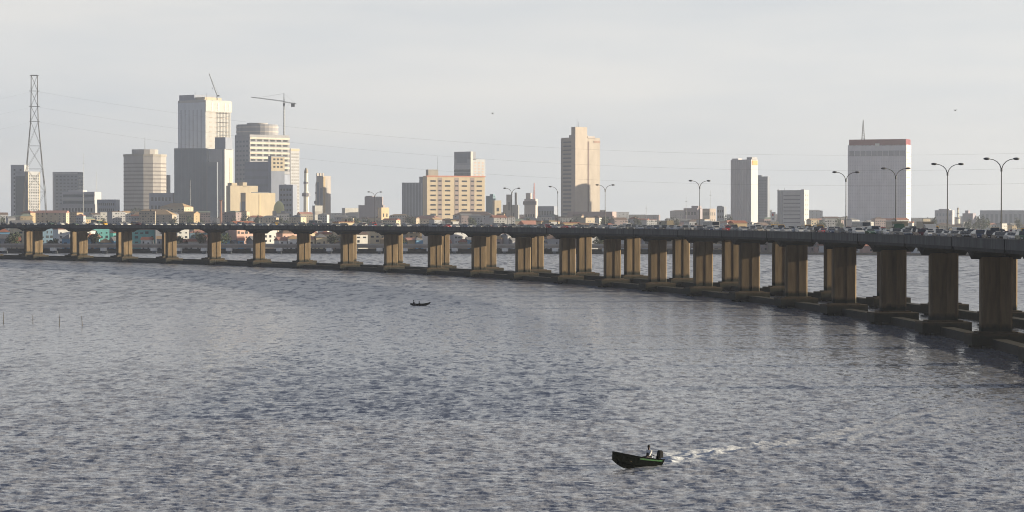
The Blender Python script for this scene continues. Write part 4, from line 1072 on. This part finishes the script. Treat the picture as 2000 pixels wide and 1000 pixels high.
# ------------------------------------------------------------------ people
skin_m = mat('dark_skin', (.07, .04, .028), .6, .05); hair_m = mat('black_hair', (.01, .01, .01), .8)
shirt_w = mat('white_shirt', (.65, .64, .62), .9); vest_m = mat('dark_vest', (.02, .02, .025), .9); trous = mat('dark_trousers', (.03, .03, .04), .9)
def skinned(name, verts, edges, radii, m, parent=None, sub=1):
    me = bpy.data.meshes.new(name); me.from_pydata(verts, edges, [])
    o = bpy.data.objects.new(name, me); COL.objects.link(o)
    o.modifiers.new('skin', 'SKIN')
    for i, r in enumerate(radii): me.skin_vertices[0].data[i].radius = (r, r) if not isinstance(r, tuple) else r
    me.skin_vertices[0].data[0].use_root = True
    sb = o.modifiers.new('sub', 'SUBSURF'); sb.levels = sub; sb.render_levels = sub
    dg = bpy.context.evaluated_depsgraph_get(); dg.update()
    m2 = bpy.data.meshes.new_from_object(o.evaluated_get(dg)); o.modifiers.clear(); o.data = m2
    m2.materials.clear(); m2.materials.append(m)
    for p in m2.polygons: p.use_smooth = True
    if parent: o.parent = parent
    return o
def person(rh=(-.45, -.28, .30), lh=(.30, .25, .15), vest=True):
    """seated figure facing +x, seat at z=0; rh / lh where the right and left hand reach"""
    V = [(0, 0, .08), (.02, 0, .28), (.03, 0, .46), (.03, 0, .56), (.04, 0, .64), (.06, 0, .74), (.06, 0, .83)]
    E = [(0, 1), (1, 2), (2, 3), (3, 4), (4, 5), (5, 6)]; Rr = [.15, .13, (.15, .12), .07, .055, .085, .07]
    for sg, hd in ((-1, rh), (1, lh)):
        sh = Vector((.02, sg * .19, .50)); hd = Vector(hd); hd.y = sg * abs(hd.y)
        el = sh.lerp(hd, .5) + Vector((0, sg * .06, -.08)); b0 = len(V)
        V += [tuple(sh), tuple(el), tuple(hd)]; E += [(2, b0), (b0, b0 + 1), (b0 + 1, b0 + 2)]; Rr += [.062, .045, .03]
        d = (hd - el).normalized(); side = d.cross(Vector((0, 0, 1))).normalized()
        pm = hd + d * .07; V.append(tuple(pm)); E.append((b0 + 2, b0 + 3)); Rr.append((.038, .02))
        for k in range(4):
            f0 = len(V); o_ = side * ((k - 1.5) * .02); ln = (.07, .085, .08, .06)[k]
            V += [tuple(pm + o_ + d * .02), tuple(pm + o_ + d * ln + Vector((0, 0, -.015))), tuple(pm + o_ + d * (ln + .02) + Vector((0, 0, -.045)))]
            E += [(b0 + 3, f0), (f0, f0 + 1), (f0 + 1, f0 + 2)]; Rr += [.009, .008, .007]
        f0 = len(V); V += [tuple(hd + side * .035 + d * .03), tuple(hd + side * .055 + d * .065)]; E += [(b0 + 2, f0), (f0, f0 + 1)]; Rr += [.011, .009]
        b0 = len(V); V += [(.05, sg * .10, .04), (.45, sg * .13, .08), (.50, sg * .13, -.32), (.62, sg * .13, -.36)]
        E += [(0, b0), (b0, b0 + 1), (b0 + 1, b0 + 2), (b0 + 2, b0 + 3)]; Rr += [.09, .065, .045, .035]
    body = skinned('person', V, E, Rr, skin_m)
    h = MB().ellipsoid((.045, 0, .81), (.115, .092, .115), 12, 8).build('hair', hair_m, body, True)
    MB().ellipsoid((.155, 0, .745), (.02, .014, .02), 6, 4).build('nose', skin_m, body, True)
    V = [(.0, 0, .06), (.02, 0, .28), (.03, 0, .47), (.03, 0, .56)]; E = [(0, 1), (1, 2), (2, 3)]; Rr = [.165, .15, (.17, .14), .075]
    for sg, hd in ((-1, rh), (1, lh)):
        sh = Vector((.02, sg * .19, .50)); hd = Vector(hd); hd.y = sg * abs(hd.y); el = sh.lerp(hd, .5) + Vector((0, sg * .06, -.08)); b0 = len(V)
        V += [tuple(sh), tuple(el), tuple(el.lerp(hd, .7))]; E += [(2, b0), (b0, b0 + 1), (b0 + 1, b0 + 2)]; Rr += [.085, .065, .05]
    skinned('shirt', V, E, Rr, shirt_w if vest else vest_m, body)
    if vest: skinned('life_vest', [(.0, 0, .12), (.02, 0, .30), (.03, 0, .44)], [(0, 1), (1, 2)], [.18, .175, .165], vest_m, body)
    V = [(0, 0, .06)]; E = []; Rr = [.165]
    for sg in (-1, 1):
        b0 = len(V); V += [(.06, sg * .10, .04), (.45, sg * .13, .08), (.50, sg * .13, -.26)]; E += [(0, b0), (b0, b0 + 1), (b0 + 1, b0 + 2)]; Rr += [.105, .08, .06]
    skinned('trousers', V, E, Rr, trous, body)
    return body

# ------------------------------------------------------------------ motor boat
def hull_mesh(Ls, beam, bow_h, st_h, mat_, name, parent, thick=.06, n=16, rocker=.35, pointed_stern=False):
    """open boat, bow at +x; sections lofted, with inner skin"""
    mb = MB(); secs = []
    m_ = 7
    for i in range(n + 1):
        f = i / n; x = -Ls / 2 + Ls * f
        w_ = beam / 2 * (1 - max(0, (f - .45) / .55) ** 2.4)
        if pointed_stern: w_ *= 1 - max(0, (.4 - f) / .4) ** 2.4 * .95
        w_ = max(w_, .03)
        top = st_h + (bow_h - st_h) * f ** 1.8
        if pointed_stern: top = min(st_h, bow_h) * .7 + (bow_h - st_h * .7) * f ** 4 + (st_h * .3) * (1 - f) ** 4
        keel = -.25 + rocker * max(0, (f - .62) / .38) ** 2 * 2.2
        if pointed_stern: keel += rocker * max(0, (.3 - f) / .3) ** 2
        keel = min(keel, top - .12)
        outer = []; inner = []
        for j in range(m_):
            a = j / (m_ - 1) * math.pi - math.pi / 2    # -90..90
            sy = math.sin(a); cz = 1 - abs(math.cos(a)) ** .8
            outer.append((x, w_ * (abs(sy) ** .7) * (1 if sy >= 0 else -1), keel + (top - keel) * abs(sy) ** 1.5))
            inner.append((x, max(0, w_ - thick) * (abs(sy) ** .7) * (1 if sy >= 0 else -1), min(top - .0, keel + thick + .08 + (top - keel - thick - .08) * abs(sy) ** 1.5)))
        secs.append(outer + inner[::-1])
    k = 2 * m_
    for s in secs: mb.v += s
    for i in range(n):
        for j in range(k): a, b_ = i * k + j, i * k + (j + 1) % k; mb.f.append((a, b_, b_ + k, a + k))
    for base in (0, n * k):
        mb.f.append(tuple(base + j for j in range(m_)))
        mb.f.append(tuple(base + j for j in range(k)))
    return mb.build(name, mat_, parent)
hull_m = mat('boat_hull_dark', (.004, .005, .004), .95, .3, .8, spec=0.0); green_m = mat('boat_green', (.015, .07, .02), .8, .8, 3)
boat = empty('motor_boat', (BX, BY, .12), math.atan2(b_dir.y, b_dir.x)); boat.rotation_euler = (0, R(-5), math.atan2(b_dir.y, b_dir.x))
boat.scale = (.92, .92, 1.0)
tag(boat, 'dark open motor boat with green side speeding left with foaming wake', 'boat')
hull_mesh(6.4, 1.9, 1.25, .72, hull_m, 'hull', boat)
def rail(sg, f0, f1, z0, z1, name, m):
    mb = MB(); pts = []; Ls = 6.4
    vs = []
    for i in range(13):
        f = f0 + (f1 - f0) * i / 12; x = -Ls / 2 + Ls * f; w_ = max(.03, .95 * (1 - max(0, (f - .45) / .55) ** 2.4)); top = .72 + .53 * f ** 1.8
        vs += [(x, sg * (w_ + .05), top * z1), (x, sg * (w_ * .985 + .03), top * z0), (x, sg * (w_ - .05), top * z0), (x, sg * (w_ - .07), top * z1)]
    mb.v = vs
    for i in range(12):
        for j in range(4): a, b_ = i * 4 + j, i * 4 + (j + 1) % 4; mb.f.append((a, b_, b_ + 4, a + 4))
    mb.f += [(0, 1, 2, 3), (48, 49, 50, 51)]
    return mb.build(name, m, boat)
for sg in (-1, 1):
    rail(sg, 0, .98, .95, 1.03, 'gunwale', hull_m); rail(sg, .06, .55, .72, .88, 'green_strake', green_m)
for x in (-1.9, -.4, 1.1): MB().box(x - .15, -.62, .42, x + .15, .62, .48).build('thwart', mat('boat_wood', (.12, .08, .05), .8), boat)
motor = empty('outboard_motor', (-3.35, .1, .4)); motor.parent = boat
# cowling, leg, bracket and tiller of the outboard
mm = mat('motor_black', (.004, .004, .005), .8, spec=.1)
mb = MB(); mb.prism([(-.36, -.17), (-.28, -.23), (.2, -.24), (.34, -.14), (.34, .14), (.2, .24), (-.28, .23), (-.36, .17)], .42, 1.0, .78); mb.prism([(-.22, -.14), (.22, -.14), (.22, .14), (-.22, .14)], 1.0, 1.08, .7)
mb.build('cowling', mm, motor); MB().box(-.12, -.07, -.8, .10, .07, .42).build('leg', mm, motor); MB().box(.05, -.2, .1, .32, .2, .42).build('bracket', mm, motor)
MB().tube([(.2, 0, .5), (.85, -.05, .58)], .03, 6).build('tiller', mm, motor)
pilot = person(rh=(-.62, -.22, .22), lh=(.34, .22, .16)); pilot.parent = None
def on_boat(lx, ly, lz):
    return boat.matrix_basis @ Vector((lx, ly, lz))
boat_m = Matrix.Translation(boat.location) @ boat.rotation_euler.to_matrix().to_4x4() @ Matrix.Diagonal((.92, .92, 1, 1))
pilot.location = boat_m @ Vector((-1.95, -.05, .72)); pilot.rotation_euler = boat.rotation_euler; pilot.scale = (1.32,) * 3
tag(pilot, 'person in dark vest and white sleeves seated in the motor boat, hand on the tiller', 'person')

# canoe with two people
D = H * F / 170.0; canoe = empty('canoe', (X_at(821, D), D, .12), R(172)); tag(canoe, 'low dark dugout canoe with upturned end far out on the water', 'canoe')
hull_mesh(5.2, .9, .85, .5, hull_m, 'hull', canoe, pointed_stern=True); canoe.rotation_euler = (0, 0, R(-8))
for dx in (-1.0, .3): MB().box(dx - .12, -.38, .16, dx + .12, .38, .22).build('thwart', MATS['boat_wood'], canoe)
for dx, lab, sc_ in ((-1.75, 'darkly dressed person seated at the left end of the canoe', 1.15), (-.35, 'smaller person seated in the middle of the canoe', .95)):
    p = person(rh=(.35, -.3, .2), lh=(.4, .2, .3), vest=False); p.location = (canoe.location.x + dx, D + (-.139 * -dx), .34); p.rotation_euler = (0, 0, R(-8)); p.scale = (sc_,) * 3
    tag(p, lab, 'person')

# fishing stakes
for x, yb, yt, lean, lab in ((6, 633, 609, 2, 'tallest wooden stake at the left picture edge in the water'), (64, 632, 616, -3, 'short wooden stake in the water, second from the left'), (115, 638, 614, 4, 'leaning wooden stake in the water, third from the left'), (161, 637, 617, -8, 'rightmost crooked wooden stake of the row in the water')):
    D = H * F / (yb - YH); s_ = D / F; hgt = (yb - yt) * s_
    o = MB().tube([(0, 0, -1.5), (math.tan(R(lean)) * hgt * .5, 0, hgt * .5), (math.tan(R(lean)) * hgt * .8, .1, hgt)], .08, 6, .05).build('wooden_stake', mat('stake_wood', (.10, .085, .06), .9)); o.location = (X_at(x, D), D, 0)
    tag(o, lab, 'stake', 'stakes standing in the water at left')
# birds
for x, y, D, lab in ((962, 222, 700, 'small dark bird in the sky left of the pink tower'), (1865, 216, 620, 'small dark bird in the sky at the right')):
    o = empty('bird', (X_at(x, D), D, Z_at(y, D)), R(30)); tag(o, lab, 'bird', None)
    MB().ellipsoid((0, 0, 0), (.28, .1, .1), 8, 6).add([(-.25, -.03, 0), (-.45, -.1, .01), (-.45, .1, .01), (-.25, .03, 0)], [(0, 1, 2, 3)]).build('body', hair_m, o)
    for sg in (-1, 1): MB().add([(.15, sg * .05, .03), (-.12, sg * .05, .03), (-.1, sg * .45, .22), (-.05, sg * .8, .15), (.12, sg * .45, .24)], [(0, 1, 2, 3, 4)]).build('wing', hair_m, o)

# ------------------------------------------------------------------ air
hz = MB().box(-9400, -9400, -3.0, 9400, 9400, 305).build('haze', bpy.data.materials.new('haze_air')); tag(hz, kind='stuff')
m = hz.data.materials[0]; m.use_nodes = True; t = m.node_tree; t.nodes.clear()
vo = t.nodes.new('ShaderNodeOutputMaterial'); pv = t.nodes.new('ShaderNodeVolumePrincipled')
pv.inputs['Color'].default_value = (.72, .79, .91, 1); pv.inputs['Density'].default_value = 0.8e-4; pv.inputs['Anisotropy'].default_value = 0.45
t.links.new(pv.outputs['Volume'], vo.inputs['Volume'])
